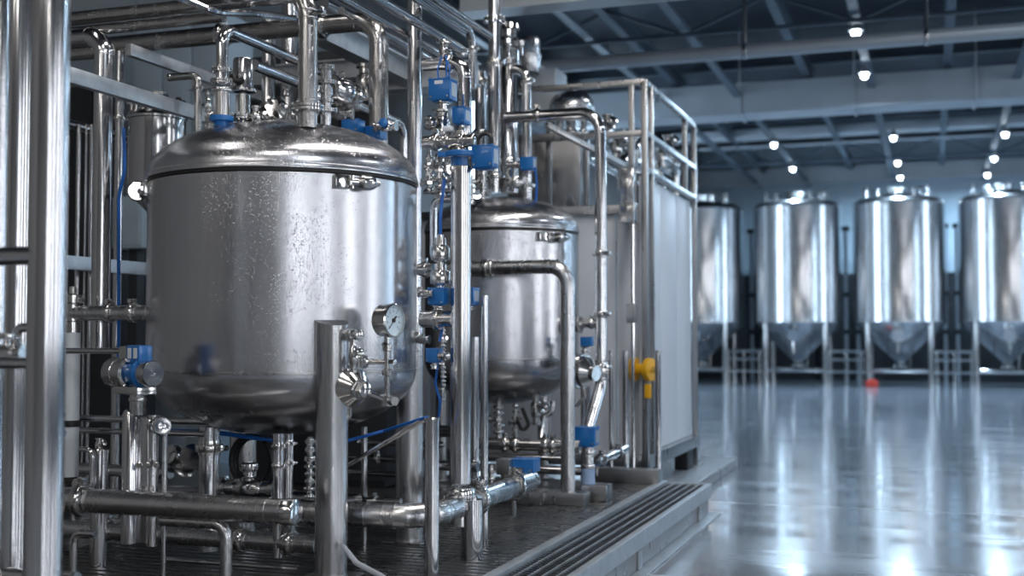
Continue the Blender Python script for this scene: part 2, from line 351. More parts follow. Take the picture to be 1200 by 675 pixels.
# ------------------------------------------------------------------ the hall
def quad(name, pts, mat):
    mb = MB(); mb.face([mb.bm.verts.new(Vector(p)) for p in pts]); return struct(mb.build(name, mat))
XL, XR, YF, YB, ZC = -9.0, 15.0, -12.0, 42.6, 8.2
def slab(name, lo, hi, mat):
    lo, hi = Vector(lo), Vector(hi); return struct(MB().box((lo+hi)/2, hi-lo).build(name, mat))
slab('floor', (XL-.2, YF-.2, -.2), (XR+.2, YB+.2, 0), FLOORM)
slab('ceiling', (XL-.2, YF-.2, ZC), (XR+.2, YB+.2, ZC+.2), DECK)
def panel_wall(name, lo, hi, axis, pitch, mat=None):
    lo, hi = Vector(lo), Vector(hi); mb = MB(); k = lo[axis]
    while k < hi[axis]-0.01:                # wall panels with open joints
        e = min(k+pitch-0.02, hi[axis]); a, b = lo.copy(), hi.copy(); a[axis], b[axis] = k, e; mb.box((a+b)/2, b-a); k += pitch
    lo2, hi2 = lo.copy(), hi.copy(); o = 1-axis
    mid = (lo[o]+hi[o])/2; lo2[o] = mid-.04; hi2[o] = mid+.04; mb.box((lo2+hi2)/2, hi2-lo2)
    return struct(mb.build(name, mat or WALLM))
panel_wall('wall_back', (XL, YB, 0), (XR, YB+.2, ZC), 0, 1.2)
panel_wall('wall_left', (XL-.2, YF, 0), (XL, YB, ZC), 1, 1.2, WALLF)
panel_wall('wall_right', (XR, YF, 0), (XR+.2, YB, ZC), 1, 1.2, WALLD)
panel_wall('wall_front', (XL, YF-.2, 0), (XR, YF, ZC), 0, 1.2, WALLF)
# invented dark band standing in for the darkness behind the fermenters
slab('baseboard_back', (XL, YB-.12, 0), (XR, YB, 3.6), DARK)
# roof steel
tn = [0]
def trim(mb, mat=BEAM): tn[0] += 1; return struct(mb.build('trim_%d' % tn[0], mat))
def ibeam(mb, a, b, w, h):
    a, b = Vector(a), Vector(b); mb.bar(a, b, w*.18, h); up = ZA*(h/2)
    mb.bar(a+up, b+up, w, h*.09); mb.bar(a-up, b-up, w, h*.09); return mb
for y in (10, 18, 26.8, 34): trim(ibeam(MB(), (XL, y, 7.72), (XR, y, 7.72), .22, .5))
for x in (-8.0, -5.3, -2.45, .4, 3.2, 6.0, 8.9, 11.7): trim(ibeam(MB(), (x, 4, 7.2), (x, YB, 7.2), .16, .28))
for x in (-5.6, -3.9, -1.1, 1.72, 4.4): trim(MB().bar((x, 9, 6.72), (x, YB, 6.72), .16, .07), BEAM)
for y in (12, 20, 28, 36):                  # rod bracing under the deck
    mb = MB()
    for k, x in enumerate((-8.0, -5.3, -2.45, .4, 3.2, 6.0, 8.9, 11.7)):
        mb.cyl((x, y, 7.15), (x+1.4, y, 6.6), .03, 6); mb.cyl((x+2.8, y, 7.15), (x+1.4, y, 6.6), .03, 6)
    mb.cyl((XL, y, 6.6), (XR, y, 6.6), .04, 6); trim(mb)
trim(ibeam(MB(), (XL, 41.4, 6.9), (XR, 41.4, 6.9), .25, .5), DUCT)

# ducts and ceiling services
q = pd(900, 58, 17.5)
p0, p1 = slide(q, XA, px=560), slide(q, XA, px=1330)
pipe('long pale round pipe hung under the roof across the picture in front of the duct', [p0, p1], rad(8.5, q), clamps=(), mat=DUCT, name='roof_pipe', brackets=((0, .45, -1.0), (0, .72, -1.0)))
q = pd(1000, 112, 25.5); hgt = 37*depth(q)/FPX
th = thing('ventilation_duct', 'big rectangular galvanised duct under the roof', 'duct', (0, q.y, q.z-hgt/2))
x0, x1 = slide(q, XA, px=600).x, slide(q, XA, px=1360).x
MB().box(((x0+x1)/2, q.y, q.z), (x1-x0, .9, hgt)).build('duct_body', DUCT, th)
x = x0+.6
while x < x1:
    MB().box((x, q.y, q.z), (.06, .98, hgt+.07), .01).build('joint_flange', DUCT, th)
    MB().cyl((x+.02, q.y-.47, q.z), (x+.02, q.y-.47, ZC), .02, 6).build('hanger_rod', GALV, th); x += 2.4
q = pd(1000, 152, 33); th = tag(MB().box((3, q.y, q.z), (20, .6, .25), .02).build('cable_tray', DUCT), 'narrow tray across the roof beyond the big duct', 'cable tray')
pipe('thin sprinkler pipe below the roof above the fermenters', [slide(pd(1000, 166, 34), XA, px=820), slide(pd(1000, 166, 34), XA, px=1260)], .05, mat=DUCT, name='sprinkler_pipe')

# lamps
LZ = 6.45
def ceiling_light(px, py, label, power=150):
    p = pZ(px, py, LZ); th = thing('ceiling_light', label, 'lamp', p, 'ceiling lamps over the hall')
    MB().lathe([(0, .34), (.05, .34), (.06, .2), (.11, .14), (.125, .08), (.115, .08), (.10, .1), (0, .12)], Matrix.Translation(p), 20).build('housing', GALV, th)
    MB().lathe([(0, -.03), (.045, -.015), (.065, .03), (.07, .08), (0, .09)], Matrix.Translation(p), 20).build('lens', LAMP, th)
    MB().cyl(p+ZA*.33, Vector((p.x, p.y, 6.75)), .012, 6).build('cord', BLACK, th)
    l = bpy.data.lights.new('lamp', 'AREA'); l.shape = 'DISK'; l.size = .2; l.energy = power; l.color = (.55, .78, 1.0)
    lo = bpy.data.objects.new('lamp', l); COL.objects.link(lo); lo.location = p - ZA*.06
VIS = [(1003, 42, 'ceiling lamp highest in view, just above the pale roof pipe'), (1013, 91, 'ceiling lamp hanging in front of the big duct'),
       (1047, 164, 'nearest ceiling lamp of the middle row beyond the duct'), (1052, 193, 'second ceiling lamp of the middle row beyond the duct'), (1055, 210, 'farthest ceiling lamp of the middle row beyond the duct'),
       (1178, 160, 'nearest ceiling lamp of the right row beyond the duct'), (1165, 188, 'second ceiling lamp of the right row beyond the duct'), (1157, 207, 'farthest ceiling lamp of the right row beyond the duct'),
       (907, 172, 'nearer of the two ceiling lamps beside the railing above the fermenters'), (929, 200, 'farther of the two ceiling lamps above the second fermenter')]
for v in VIS: ceiling_light(*v)
def unseen_light(x, y, z, e, sx, sy, col=(.80, .90, 1.0)):  # bare area light out of view, no fixture
    l = bpy.data.lights.new('lamp', 'AREA'); l.shape = 'RECTANGLE'; l.size = sx; l.size_y = sy; l.energy = e; l.color = col
    lo = bpy.data.objects.new('lamp', l); COL.objects.link(lo); lo.location = (x, y, z)
for x in (4.6, 8.6, 12.6):                  # the rows that run on to the right of the frame
    for y in (16, 25, 33): unseen_light(x, y, 7.0, 95, .4, 1.6, (.55, .78, 1.0))
for x, y, e in ((3.4, .2, 160), (5.2, 9.0, 70), (1.0, 13.0, 60)): unseen_light(x, y, 6.9, e, .4, 1.6, (.86, .92, 1.0))  # unseen lights placed for streaks on the big tank and brighter enclosure panels
for x, y, e in ((-1.7, 1.5, 60), (-1.7, 5.5, 60), (-1.1, 7.6, 70), (-5.0, 4.0, 18)): unseen_light(x, y, 6.2, e, .35, 1.8, (1.0, .96, .92))  # unseen overhead lights added to brighten lid, level pipes and front panels
for x, y, e in ((-6.0, -6.5, 90), (-3.0, -3.0, 60), (-5.5, -2.0, 50), (-1.0, -7.5, 70), (4, -9, 60)): unseen_light(x, y, 6.0, e, 2.4, .5, (1.0, .96, .91))  # unseen warm fill added to brighten the front walls and steel
# unseen tall glowing windows, added for vertical highlights on the steel
wn = [0]
def window(c, axis, w=1.5, z0=1.2, z1=6.4, far=False):
    wn[0] += 1; c = Vector((c[0], c[1], (z0+z1)/2)); sz = [0, 0, z1-z0]; sz[axis] = w; sz[1-axis] = .03
    pane = struct(MB().box(c, sz).build('window_%d' % wn[0], PANE2 if far else PANE))
    t = XA if axis == 0 else YA; mb = MB()
    for s in (-1, 0, 1): mb.bar(c+t*s*w/2-ZA*(z1-z0)/2, c+t*s*w/2+ZA*(z1-z0)/2, .08, .09)
    for k in range(5): z = z0+(z1-z0)*k/4; mb.bar((*(c-t*w/2).xy, z), (*(c+t*w/2).xy, z), .09, .08)
    f = mb.build('window_frame', BEAM, pane)
for y in (-10.4, -3, 4.5, 12, 22, 32): window((XR-.04, y), 1, 1.3, far=y > 20)
for x in (10.5,): window((x, YF+.04), 0)
for y in (23, 31): window((XL+.04, y), 1, 1.3, far=True)  # hidden pair added to brighten the left halves of the fermenters

# ------------------------------------------------------------------ fermenters in the far row
def fermenter(x, y, label):
    th = thing('fermenter', label, 'tank', (x, y, 0), 'fermenters in a row along the far wall')
    R, zc, zt = 1.32, 1.87, 5.42; T = Matrix.Translation((x, y, 0))
    MB().lathe([(R, zc), (R*1.004, zc+.02), (R, zc+.05), (R, zt-.04), (R*1.006, zt-.02), (R, zt)], T, 64).build('shell', FARM, th)
    MB().lathe([(R, zt)] + [(R*.97, zt+.07), (R*.85, zt+.16), (R*.5, zt+.27), (0, zt+.32)], T, 64).build('dome', FARM, th)
    MB().lathe([(R, zc), (R*.93, zc-.14), (.16, .72), (.10, .62), (.10, .5), (0, .5)], T, 64).build('cone', FARM, th)
    for a in (45, 135, 225, 315):
        q = Vector((x+1.24*math.cos(math.radians(a)), y+1.24*math.sin(math.radians(a)), 0))
        MB().cyl(q, q+ZA*1.95, .085, 16).cyl(q, q+ZA*.03, .14, 16).build('leg', FARM, th)
    k = 1.24*math.sqrt(.5)
    for s in (-1, 1):
        MB().cyl((x-k, y+s*k, .42), (x+k, y+s*k, .42), .045, 10).build('brace', FARM, th)
        MB().cyl((x+s*k, y-k, .42), (x+s*k, y+k, .42), .045, 10).build('brace', FARM, th)
    mb = MB().cyl((x-.05, y, zt+.2), (x-.05, y, zt+.5), .26, 24); mb.cyl((x-.05, y, zt+.44), (x-.05, y, zt+.49), .32, 24); mb.build('manway', FIT, th)
    for dx, dy, h in ((-.9, -.4, .45), (-.55, -.7, .35), (.45, -.6, .4), (.85, -.3, .5), (.65, .4, .55)):
        mb = MB().cyl((x+dx, y+dy, zt+.05), (x+dx, y+dy, zt+.05+h), .04, 10); mb.ring((x+dx, y+dy, zt+h*.6), ZA, .04, .06, .05, 12); mb.cyl((x+dx-.08, y+dy, zt+h), (x+dx+.08, y+dy, zt+h), .05, 10); mb.build('top_fitting', FIT, th)
    mb = MB().cyl((x-.02, y-1.05, 1.55), (x-.02, y-1.28, 1.5), .14, 20); mb.cyl((x-.02, y-1.2, 1.5), (x-.02, y-1.32, 1.48), .19, 20); mb.tube([(x-.02, y-1.2, 1.45), (x-.02, y-1.2, .95)], .035, 10); mb.build('sample_port', FIT, th)
    mb = MB().ring((x, y, .6), ZA, .1, .1, .07); mb.cyl((x-.2, y, .56), (x+.2, y, .56), .05, 12); mb.cyl((x+.3, y-.2, .45), (x+.3, y-.2, .9), .03, 8); mb.build('outlet_valve', FIT, th)
    return th
FX, FY = (-6.83, -3.85, -.87, 2.11), 37.65
for x, l in zip(FX, ('conical fermenter half hidden by the white enclosure', 'whole conical fermenter nearest the enclosure, second in its row', 'conical fermenter third in its row, between two whole ones', 'conical fermenter at the end of the row cut by the picture edge')): fermenter(x, FY, l)
for i, (xa, xb, l) in enumerate(((-5.9, -4.78, 'low pipe rack between the half hidden fermenter and the next one'), (-2.92, -1.8, 'low pipe rack between the second and third fermenters'), (.06, 1.18, 'low pipe rack between the third and last fermenters'))):
    y = FY-1.2; th = thing('pipe_rack', l, 'rack', ((xa+xb)/2, y, 0), 'low racks between the fermenters')
    for z in (.42, .78, 1.02): MB().cyl((xa, y, z), (xb, y, z), .04, 10).build('rail', FIT, th)
    for x in (xa+.1, (xa+xb)/2, xb-.1): MB().cyl((x, y, 0), (x, y, 1.02), .03, 8).build('upright', FIT, th)
    xm = (xa+xb)/2
    th = thing('riser_pipes', l.replace('low pipe rack', 'tall dark riser pipes'), 'pipes', (xm, FY+1.9, 0), 'risers between the fermenters')
    for dx in (-.18, .18):
        MB().cyl((xm+dx, FY+1.9, 0), (xm+dx, FY+1.9, 4.9), .06, 12).build('riser', DUCT, th)
        for z in (1.6, 2.8, 4.9): MB().box((xm+dx, FY+1.9, z), (.26, .2, .14), .02).build('valve_block', DARK, th)
tag(MB().box((-1.62, 36.2, .09), (.34, .25, .18), .03).box((-1.62, 36.2, .2), (.18, .05, .05), .01).build('red_crate', RED), 'small red box on the floor by the low pipe rack', 'box')
for i, (xa, xb) in enumerate(((-8.6, -3.6), (-3.4, 1.2), (1.4, 6.0))):
    th = thing('control_cabinet', ('dark cabinet bank behind the two fermenters beside the enclosure', 'dark cabinet bank behind the third fermenter', 'dark cabinet bank behind the last fermenter')[i], 'cabinet', ((xa+xb)/2, 41, 0))
    MB().box(((xa+xb)/2, 41, 1.25), (xb-xa, .8, 2.5), .03).build('body', DARK, th)
    for k in range(5): MB().box((xa+(k+.5)*(xb-xa)/5, 40.585, 1.3), ((xb-xa)/5-.06, .03, 2.2), .01).build('door', DARK, th)

# ------------------------------------------------------------------ skid platform
KO, KI, SZ, YE = -1.78, -2.13, .25, 10.1
skid = thing('skid_platform', 'low stainless process skid with black perforated grating floor', 'platform', (-4.5, 6.5, 0))
MB().box((-5.2, 6.1, .115), (6.1, 8.0, .09)).build('drip_pan', DARK, skid)
mb = MB()
for y in [2.3 + .085*k for k in range(91)]: mb.box((-3.45, y, SZ-.012), (2.6, .052, .024), .004)
for x in [-4.72 + .09*k for k in range(29)]: mb.box((x, 6.15, SZ-.018), (.007, 7.75, .02))
mb.build('grating', GRATE, skid)
MB().box((-6.5, 6.1, SZ-.03), (3.5, 8.0, .06)).build('deck_plate', BOXST, skid)
MB().box((KI-.03, 6.1, SZ-.04), (.065, 8.0, .11), .006).build('inner_kerb', GALV, skid)
MB().box((KO, 6.1, SZ-.055), (.05, 8.0, .11), .006).build('outer_kerb', GALV, skid)
MB().box(((KI+KO)/2, YE-.02, SZ-.05), (KO-KI, .05, .10), .005).build('end_kerb', GALV, skid)
mb = MB()
for k in range(1, 5): mb.box((KI+(KO-KI)*k/5, 6.1, SZ-.006), (.009, 7.9, .012))
mb.build('drain_bars', GALV, skid); mb = MB()
for y in [2.2+.05*k for k in range(157)]: mb.box(((KI+KO)/2, y, SZ-.012), (KO-KI-.03, .006, .005))
mb.build('drain_grate', GRATE, skid)
MB().box(((KI+KO)/2, 6.1, .12), (KO-KI, 7.9, .05)).build('drain_tray', DARK, skid)
MB().box((KO-.012, 6.1, .10), (.03, 7.9, .19)).build('side_plate', CONC, skid)
for y in (3.5, 5.5, 7.5, 9.6): MB().box((KO-.005, y, .07), (.05, .10, .13), .006).build('foot_block', BOXST, skid)
MB().box((KO+.05, 6.1, .006), (.10, 8.0, .012), .003).build('floor_flashing', GALV, skid)
pl = MB().box((-4.2, 11.95, .05), (4.2, 3.65, .10), .015).build('concrete_plinth', CONC); tag(pl, 'low concrete plinth under the white enclosure', 'plinth')

# ------------------------------------------------------------------ big tanks
def tank(label, cx, cy, R, zb, zw, zr, zt, mat, legs, leg_r):
    th = thing('process_tank', label, 'tank', (cx, cy, SZ)); T = Matrix.Translation((cx, cy, 0))
    MB().lathe([(R, zw+.004), (R, zr-.02), (R*.99, zr-.012)], T, 160).build('shell', mat, th)
    MB().lathe([(R, zw-.004)] + ellip(R, zw-.004-zb, zw-.004, 16, -1)[1:], T, 128).build('dished_bottom', mat, th)
    MB().lathe([(R*.99, zw-.012), (R*1.002, zw-.006), (R*1.002, zw+.006), (R*.99, zw+.012)], T, 128).build('weld_band', BOXST, th)
    lid = MB().lathe([(R*.97, zr+.004), (R*1.012, zr+.004), (R*1.014, zr+.012), (R*1.010, zr+.02)] + [(R*1.010, zr+.03), (R*1.004, zr+.034)] + ellip(R*1.004, zt-zr-.034, zr+.034, 18)[1:], T, 128).build('domed_lid', mat, th)
    MB().lathe([(R*.985, zr-.014), (R*1.0, zr-.012), (R*1.0, zr+.006), (R*.985, zr+.006)], T, 128).build('lid_gasket', BLACK, lid)
    for x, y, top in legs:
        out = (Vector((x, y, 0))-Vector((cx, cy, 0))).normalized(); mb = MB().tube([(x, y, SZ+.012), (x, y, top)], leg_r, 32)
        for v in mb.bm.verts:
            if v.co.z > top-.01: v.co.z -= ((v.co-Vector((x, y, 0))).dot(out)+leg_r)*.25
        lg = mb.build('leg', LEGM, th); MB().box((x, y, SZ+.008), (leg_r*3, leg_r*3, .014), .003).build('foot_plate', BOXST, lg)
    return th
A = pd(332.5, 392, 6.9); RA = .763
l1, l2 = pd(389, 480, 6.2), pd(480, 480, 7.29)
back1 = A + (A-l1); back2 = A + (A-l2)*.2 + (l1-l2)*-.62
tA = tank('large wet stainless tank with dial gauge and domed lid, nearest the camera', A.x, A.y, RA, .93, 1.30, 2.365, 2.72, TANKM,
          [(l1.x, l1.y, 1.59), (l2.x, l2.y, 1.6), (back1.x, back1.y, 1.5)], .084)
B = pd(588, 392, 9.9); RB = .636
tB = tank('smaller stainless tank with domed lid beyond the valve column', B.x, B.y, RB, .93, 1.31, 2.335, 2.64, TANK2,
          [(B.x+.63*math.cos(a), B.y+.63*math.sin(a), 1.5) for a in (math.radians(75), math.radians(165), math.radians(255))], .05)
def rim_clamp(T, cx, cy, R, z, ang, s=1.0):
    """Lid clamp: plate on the shell, hinge pin and a round knurled nut lying along the rim."""
    a = math.radians(ang); nrm = Vector((math.cos(a), math.sin(a), 0)); tan = ZA.cross(nrm)
    c = Vector((cx, cy, z)) + nrm*R; F = frame(c, nrm).to_3x3()
    o = MB().box(c+nrm*.012*s-tan*.055*s, (.075*s, .062*s, .024*s), .004, frame(c, nrm).to_3x3()).cyl(c+nrm*.02*s-tan*.07*s, c+nrm*.032*s-tan*.07*s, .010*s, 8).build('lid_clamp', FIT, T)
    MB().cyl(c+nrm*.032*s-tan*.02*s, c+nrm*.032*s+tan*.03*s, .017*s, 12).cyl(c+nrm*.032*s-ZA*.03*s-tan*.012*s, c+nrm*.032*s+ZA*.03*s-tan*.012*s, .008*s, 8).build('hinge_pin', FIT, o)
    MB().lathe([(0, 0), (.030*s, 0), (.036*s, .006*s), (.036*s, .05*s), (.026*s, .075*s), (.015*s, .08*s), (.013*s, .10*s), (0, .10*s)], frame(c+nrm*.04*s+tan*.025*s, tan), 20).build('nut', FIT, o)
    return o
def ang_at(px, T, R, d): q = pd(px, 392, d); return math.degrees(math.atan2(q.y-T.y, q.x-T.x))
rim_clamp(tA, A.x, A.y, RA, 2.305, ang_at(417, A, RA, 6.25), 1.15)
aL = math.radians(ang_at(190, A, RA, 6.62)); nL = Vector((math.cos(aL), math.sin(aL), 0)); tL = nL.cross(ZA); cL = Vector((A.x, A.y, 2.31))+nL*RA
o = MB().box(cL+nL*.014, (.062, .085, .026), .004, frame(cL, nL).to_3x3()).build('lid_clamp', FIT, tA)
MB().cyl(cL+nL*.03, cL+nL*.03+tL*.13, .013, 12).cyl(cL+nL*.03+tL*.03-ZA*.03, cL+nL*.03+tL*.03+ZA*.03, .010, 8).build('hinge_pin', FIT, o)
fc = (CO-cL); fc.z = 0; fc.normalize()
MB().lathe([(0, -.05), (.04, -.05), (.056, -.045), (.058, .0), (.050, .006), (.012, .006), (.010, -.002), (0, -.002)], frame(cL+nL*.04+tL*.15, (fc-tL*.35)), 28).build('nut', FIT, o)
rim_clamp(tB, B.x, B.y, RB, 2.27, ang_at(640, B, RB, 9.42), 1.25)

# instruments on the big tank
def radial(T, R, px, d, z):
    q = pd(px, 392, d); n = Vector((q.x-T.x, q.y-T.y, 0)).normalized(); p = Vector((T.x, T.y, z))+n*R; return p, n
# manhole-like sampling port with a cone nut
cq = pd(404, 452, 6.24); n = Vector((.86, -.50, -.10)).normalized()
th = thing('sample_valve', 'steel cone shaped sampling valve low on the big tank beside its leg', 'valve', cq)
s = 6.24/FPX
MB().lathe([(0, -.06), (25*s, -.06), (25*s, 0), (23*s, .012), (23*s, .075), (21*s, .085), (12*s, .135), (0, .135)], frame(cq, n), 28).build('cone_body', FIT, th)
MB().lathe([(0, .13), (10*s, .13), (11*s, .14), (11*s, .175), (9*s, .185), (9*s, .20), (5*s, .205), (0, .205)], frame(cq, n), 6).build('hex_nut', FIT, th)
MB().lathe([(24*s, .0), (25.5*s, .005), (25.5*s, .02), (24*s, .03)], frame(cq, n), 28).build('clamp_band', FIT, th)
u = cq + n*.05 - ZA*23*s; MB().tube([u, u-ZA*.05, u-ZA*.13+Vector((-.05, -.01, 0))], .011, 10, .03).build('drain_spout', FIT, th)
# small twin valves above the cone
v0 = pd(405, 392, 6.17); v0.z = 1.5
valve('little bonnet valve stub near the top of the front tank leg', v0+Vector((.03, -.03, .0)), (.86, -.5, 0), .022, (.86, -.5, 0), .10, .09)
v1 = pd(414, 417, 6.1); valve('steel needle valve standing on the cone shaped sampling valve', v1, ZA, .017, (.8, -.5, .3), .17, .06, lever=False)
# gauge with its stem
gc = pd(461, 375.5, 6.16); gn = Vector((.97, -.24, 0)).normalized(); gr = .083
th = thing('pressure_gauge', 'round pressure gauge with pale dial on the big tank', 'gauge', gc-ZA*.38)
MB().lathe([(0, -.085), (gr*.9, -.085), (gr, -.075), (gr, -.012), (gr*1.07, -.008), (gr*1.07, .008), (gr*.97, .013), (gr*.95, .004), (gr*.95, -.006), (gr*.8, -.008)], frame(gc, gn), 48).build('case', FIT, th)
dl = MB().lathe([(0, -.002), (gr*.95, -.002), (gr*.95, -.008), (0, -.008)], frame(gc, gn), 48).build('dial', DIAL, th)
F = frame(gc, gn); mb = MB()
for k in range(41):                          # scale marks over 270 degrees
    a = math.radians(-45+270*k/40); big = k % 5 == 0; r0 = gr*(.70 if big else .78); c0 = Vector((math.cos(a), math.sin(a), 0))
    mb.bar(F @ (c0*r0+ZA*.0005), F @ (c0*gr*.86+ZA*.0005), .0035 if big else .0012, .001)
    if big: mb.box(F @ (c0*gr*.58+ZA*.0005), (.006, .009, .001), 0, F.to_3x3())
mb.build('scale_marks', GREYL, dl)
a = math.radians(228); c0 = Vector((math.cos(a), math.sin(a), 0))
mb = MB(); mb.bar(F @ (c0*-gr*.35+ZA*.004), F @ (c0*gr*.1+ZA*.004), .011, .002); mb.bar(F @ (ZA*.004), F @ (c0*gr*.72+ZA*.004), .004, .002); mb.cyl(F @ (ZA*-.0), F @ (ZA*.006), .012, 14); mb.build('needle', BLACK, dl)
g0 = gc - gn*.04
MB().lathe([(0, 0), (.016, 0), (.016, -.04), (.026, -.045), (.026, -.075), (.017, -.08), (.017, -.17), (.028, -.175), (.028, -.2), (.016, -.205), (.016, -.30), (.030, -.305), (.030, -.36), (.014, -.365), (0, -.365)], Matrix.Translation(g0-ZA*gr*.98), 18).build('stem', FIT, th)
MB().lathe([(0, 0), (.018, 0), (.022, .01), (.02, .022), (0, .024)], frame(g0-ZA*(gr+.05), Vector((-.7, -.7, 0))), 12).build('bleed_knob', BLACK, th)
t1 = g0-ZA*(gr+.13); MB().cyl(t1, t1-Vector((.105, .03, 0)), .014, 12).lathe([(0, 0), (.033, 0), (.036, .01), (.034, .04), (0, .042)], frame(t1-Vector((.11, .03, 0)), Vector((-.5, -1, 0))), 16).cyl(t1, t1+Vector((.05, -.01, 0)), .012, 10).build('side_cock', FIT, th)
t2 = g0-ZA*(gr+.33); MB().cyl(t2, t2+Vector((.045, -.03, 0)), .02, 12).cyl(t2+Vector((.04, -.027, 0)), t2+Vector((.065, -.043, 0)), .026, 6).cyl(t2, cq+n*.17, .014, 10).build('tee_nut', FIT, th)

#PART3
# ------------------------------------------------------------------ tall posts
def vpost(label, px, py, d, ytop, ybot=None, zbot=None, w=None, **kw):
    p = pd(px, py, d); top = slide(p, ZA, py=ytop); bot = Vector((p.x, p.y, zbot)) if zbot is not None else slide(p, ZA, py=ybot)
    return post(label, bot, top, rad(w/2, p), **kw)
vpost('thick round steel post in the left foreground, out of focus', 55, 337, 3.9, -420, zbot=SZ, w=44)
vpost('dark wide steel column behind the foreground post', 20, 337, 4.9, -420, zbot=SZ, w=34)
vpost('steel column cut by the left picture edge', -4, 337, 4.6, -420, zbot=SZ, w=20)
vpost('tall steel post rising at the right rim of the big tank', 486, 100, 7.8, -420, zbot=SZ, w=17)
# ------------------------------------------------------------------ valve column in the middle
c5 = pd(540, 330, 6.75)
t5 = slide(c5, ZA, py=196); b5 = slide(c5, ZA, py=566)
post('thick upright pipe between the two tanks under the blue banded valve', b5, t5, rad(12, c5), cap=True, name='upright_pipe', cat='pipe')
p6 = pd(553, 620, 6.72)
post('support post under the clamped bend pipe', Vector((p6.x, p6.y, SZ)), slide(p6, ZA, py=585), rad(12.5, p6), foot=.0)
vpost('capped stub post beside the right leg of the big tank', 506, 560, 6.1, 490, zbot=SZ, w=17, cap=True)
vpost('slim post in front of the second tank', 567.5, 500, 7.05, 347, zbot=SZ, w=9, cap=True)
# bend pipe of the front manifold
e1 = pd(500, 607, 6.28); far = slide(e1, YA, px=622); corner = e1.copy(); lft = slide(corner, XA, px=322)
pipe('fat bend pipe running round the valve column at knee height', [lft, corner, far], rad(14.5, e1), bend=.24, clamps=((1, .42), (1, .80)), cap=(1,), rings=((0, .62), (0, .80)), brackets=((1, .80, .12),), mat=SATIN)
cpx = slide(far, YA, px=553)
th = thing('pipe_clamp_block', 'steel clamp block joining the middle upright to the bend pipe', 'clamp', Vector((c5.x, c5.y, cpx.z)))
MB().ring((c5.x, c5.y, cpx.z+.06), ZA, .058, .07, .03).ring((c5.x, c5.y, cpx.z-.02), ZA, .058, .07, .03).cyl((c5.x, c5.y, cpx.z-.11), (c5.x, c5.y, cpx.z+.1), .075, 20).build('collar', FIT, th)
MB().cyl((c5.x, c5.y, cpx.z), (cpx.x, cpx.y, cpx.z), .06, 16).build('link', FIT, th)
MB().box((cpx.x-.02, cpx.y-.08, cpx.z+.09), (.10, .15, .012), .003, Matrix.Rotation(.5, 3, 'Y')).build('saddle_plate', FIT, th)
for k in range(4): MB().cyl((c5.x+.085*math.cos(k*1.6), c5.y+.085*math.sin(k*1.6), cpx.z+.0), (c5.x+.085*math.cos(k*1.6), c5.y+.085*math.sin(k*1.6), cpx.z+.05), .014, 6).build('bolt', FIT, th)
q = slide(far, YA, px=603)
actuator('low blue actuator box on the end of the bend pipe', q+Vector((.05, .06, .13)), (.16, .14, .085), stem=.0, plate=False)
tag(MB().box(q+Vector((-.055, -.02, .125)), (.09, .1, .10), .006).cyl(q+Vector((-.055, -.02, .05)), q+Vector((-.055, -.02, .1)), .03, 12).build('pipe_bracket', BOXST), 'square steel bracket beside the low blue box on the bend pipe', 'bracket')

# blue banded valve on top of the upright
th = thing('butterfly_valve', 'valve with a blue band on top of the middle upright pipe', 'valve', t5)
r5 = rad(12, c5)
MB().lathe([(0, 0), (r5*1.0, 0), (r5*1.02, .05), (0, .05)], Matrix.Translation(t5), 24).build('blue_body', BLUE, th)
MB().lathe([(0, .05), (r5*1.55, .05), (r5*1.6, .055), (r5*1.6, .085), (r5*1.5, .09), (r5*.8, .095), (r5*.75, .16), (r5*1.2, .165), (r5*1.2, .2), (0, .2)], Matrix.Translation(t5), 24).build('neck', FIT, th)
MB().ring(t5+ZA*.07, ZA, r5*1.1, .035, .035, 24).build('blue_band', BLUE, th)
MB().bar(t5+Vector((-.02, -.03, .06)), t5+Vector((-.11, -.08, .07)), .03, .03, .004).build('blue_lug', BLUE, th)
k = 6.75/FPX
bc = pd(568.5, 184, 6.72)
actuator('big blue actuator box with black carry handle right of the middle upright', bc, (.128, .105, .128), stem=.0, handle=True, name='motorised_valve')
tag(MB().cyl(bc-XA*.06, Vector((t5.x+r5, bc.y, bc.z-.02)), .028, 12).cyl((t5.x+r5*.5, bc.y, bc.z-.02), (t5.x+r5*1.7, bc.y, bc.z-.02), .045, 8).build('coupling', FIT), 'steel coupling between the big blue box and the banded valve', 'coupling')
# bull horn of fittings above: horizontal body at y 163
h0 = pd(497, 167, 6.8); h1 = slide(h0, XA, px=556)
pipe('short horizontal valve manifold left of the black handled blue box', [h0, h1], rad(8, h0), clamps=((0, .25), (0, .5), (0, .78)), cap=(1,), name='valve_manifold', mat=FIT)
bb = pd(519, 106, 6.85)
actuator('upper blue actuator box with small white label and blue cables', bb, (.135, .115, .125), stem=.17, cables=True, mark=True, yoke_r=.026)
valve('flanged steel valve body under the upper labelled blue box', pd(517, 146, 6.85), ZA, .035, (-.5, -.85, 0), .17, .07)
actuator('blue actuator box with clear cover below the labelled one', pd(541, 136, 6.75), (.075, .11, .095), stem=.06, clear=True)
tag(MB().box(pd(525, 151, 6.7), (.06, .04, .03), .01).build('cable_tag', WHITE), 'cream tag below the clear covered blue box', 'tag')
# pipe round the top of the column
q = pd(545, 110, 7.1); r = rad(8, q); top = slide(q, ZA, py=72); lft = slide(top, XA, px=497)
pipe('hooked pipe bending down behind the labelled blue box', [lft, top, slide(q, ZA, py=162)], r, bend=.10, clamps=((0, .62),))
valve('round handwheel vent valve on top of the hooked pipe', slide(top, XA, px=520)+ZA*.07, ZA, .02, ZA, .10, .06, wheel=True)
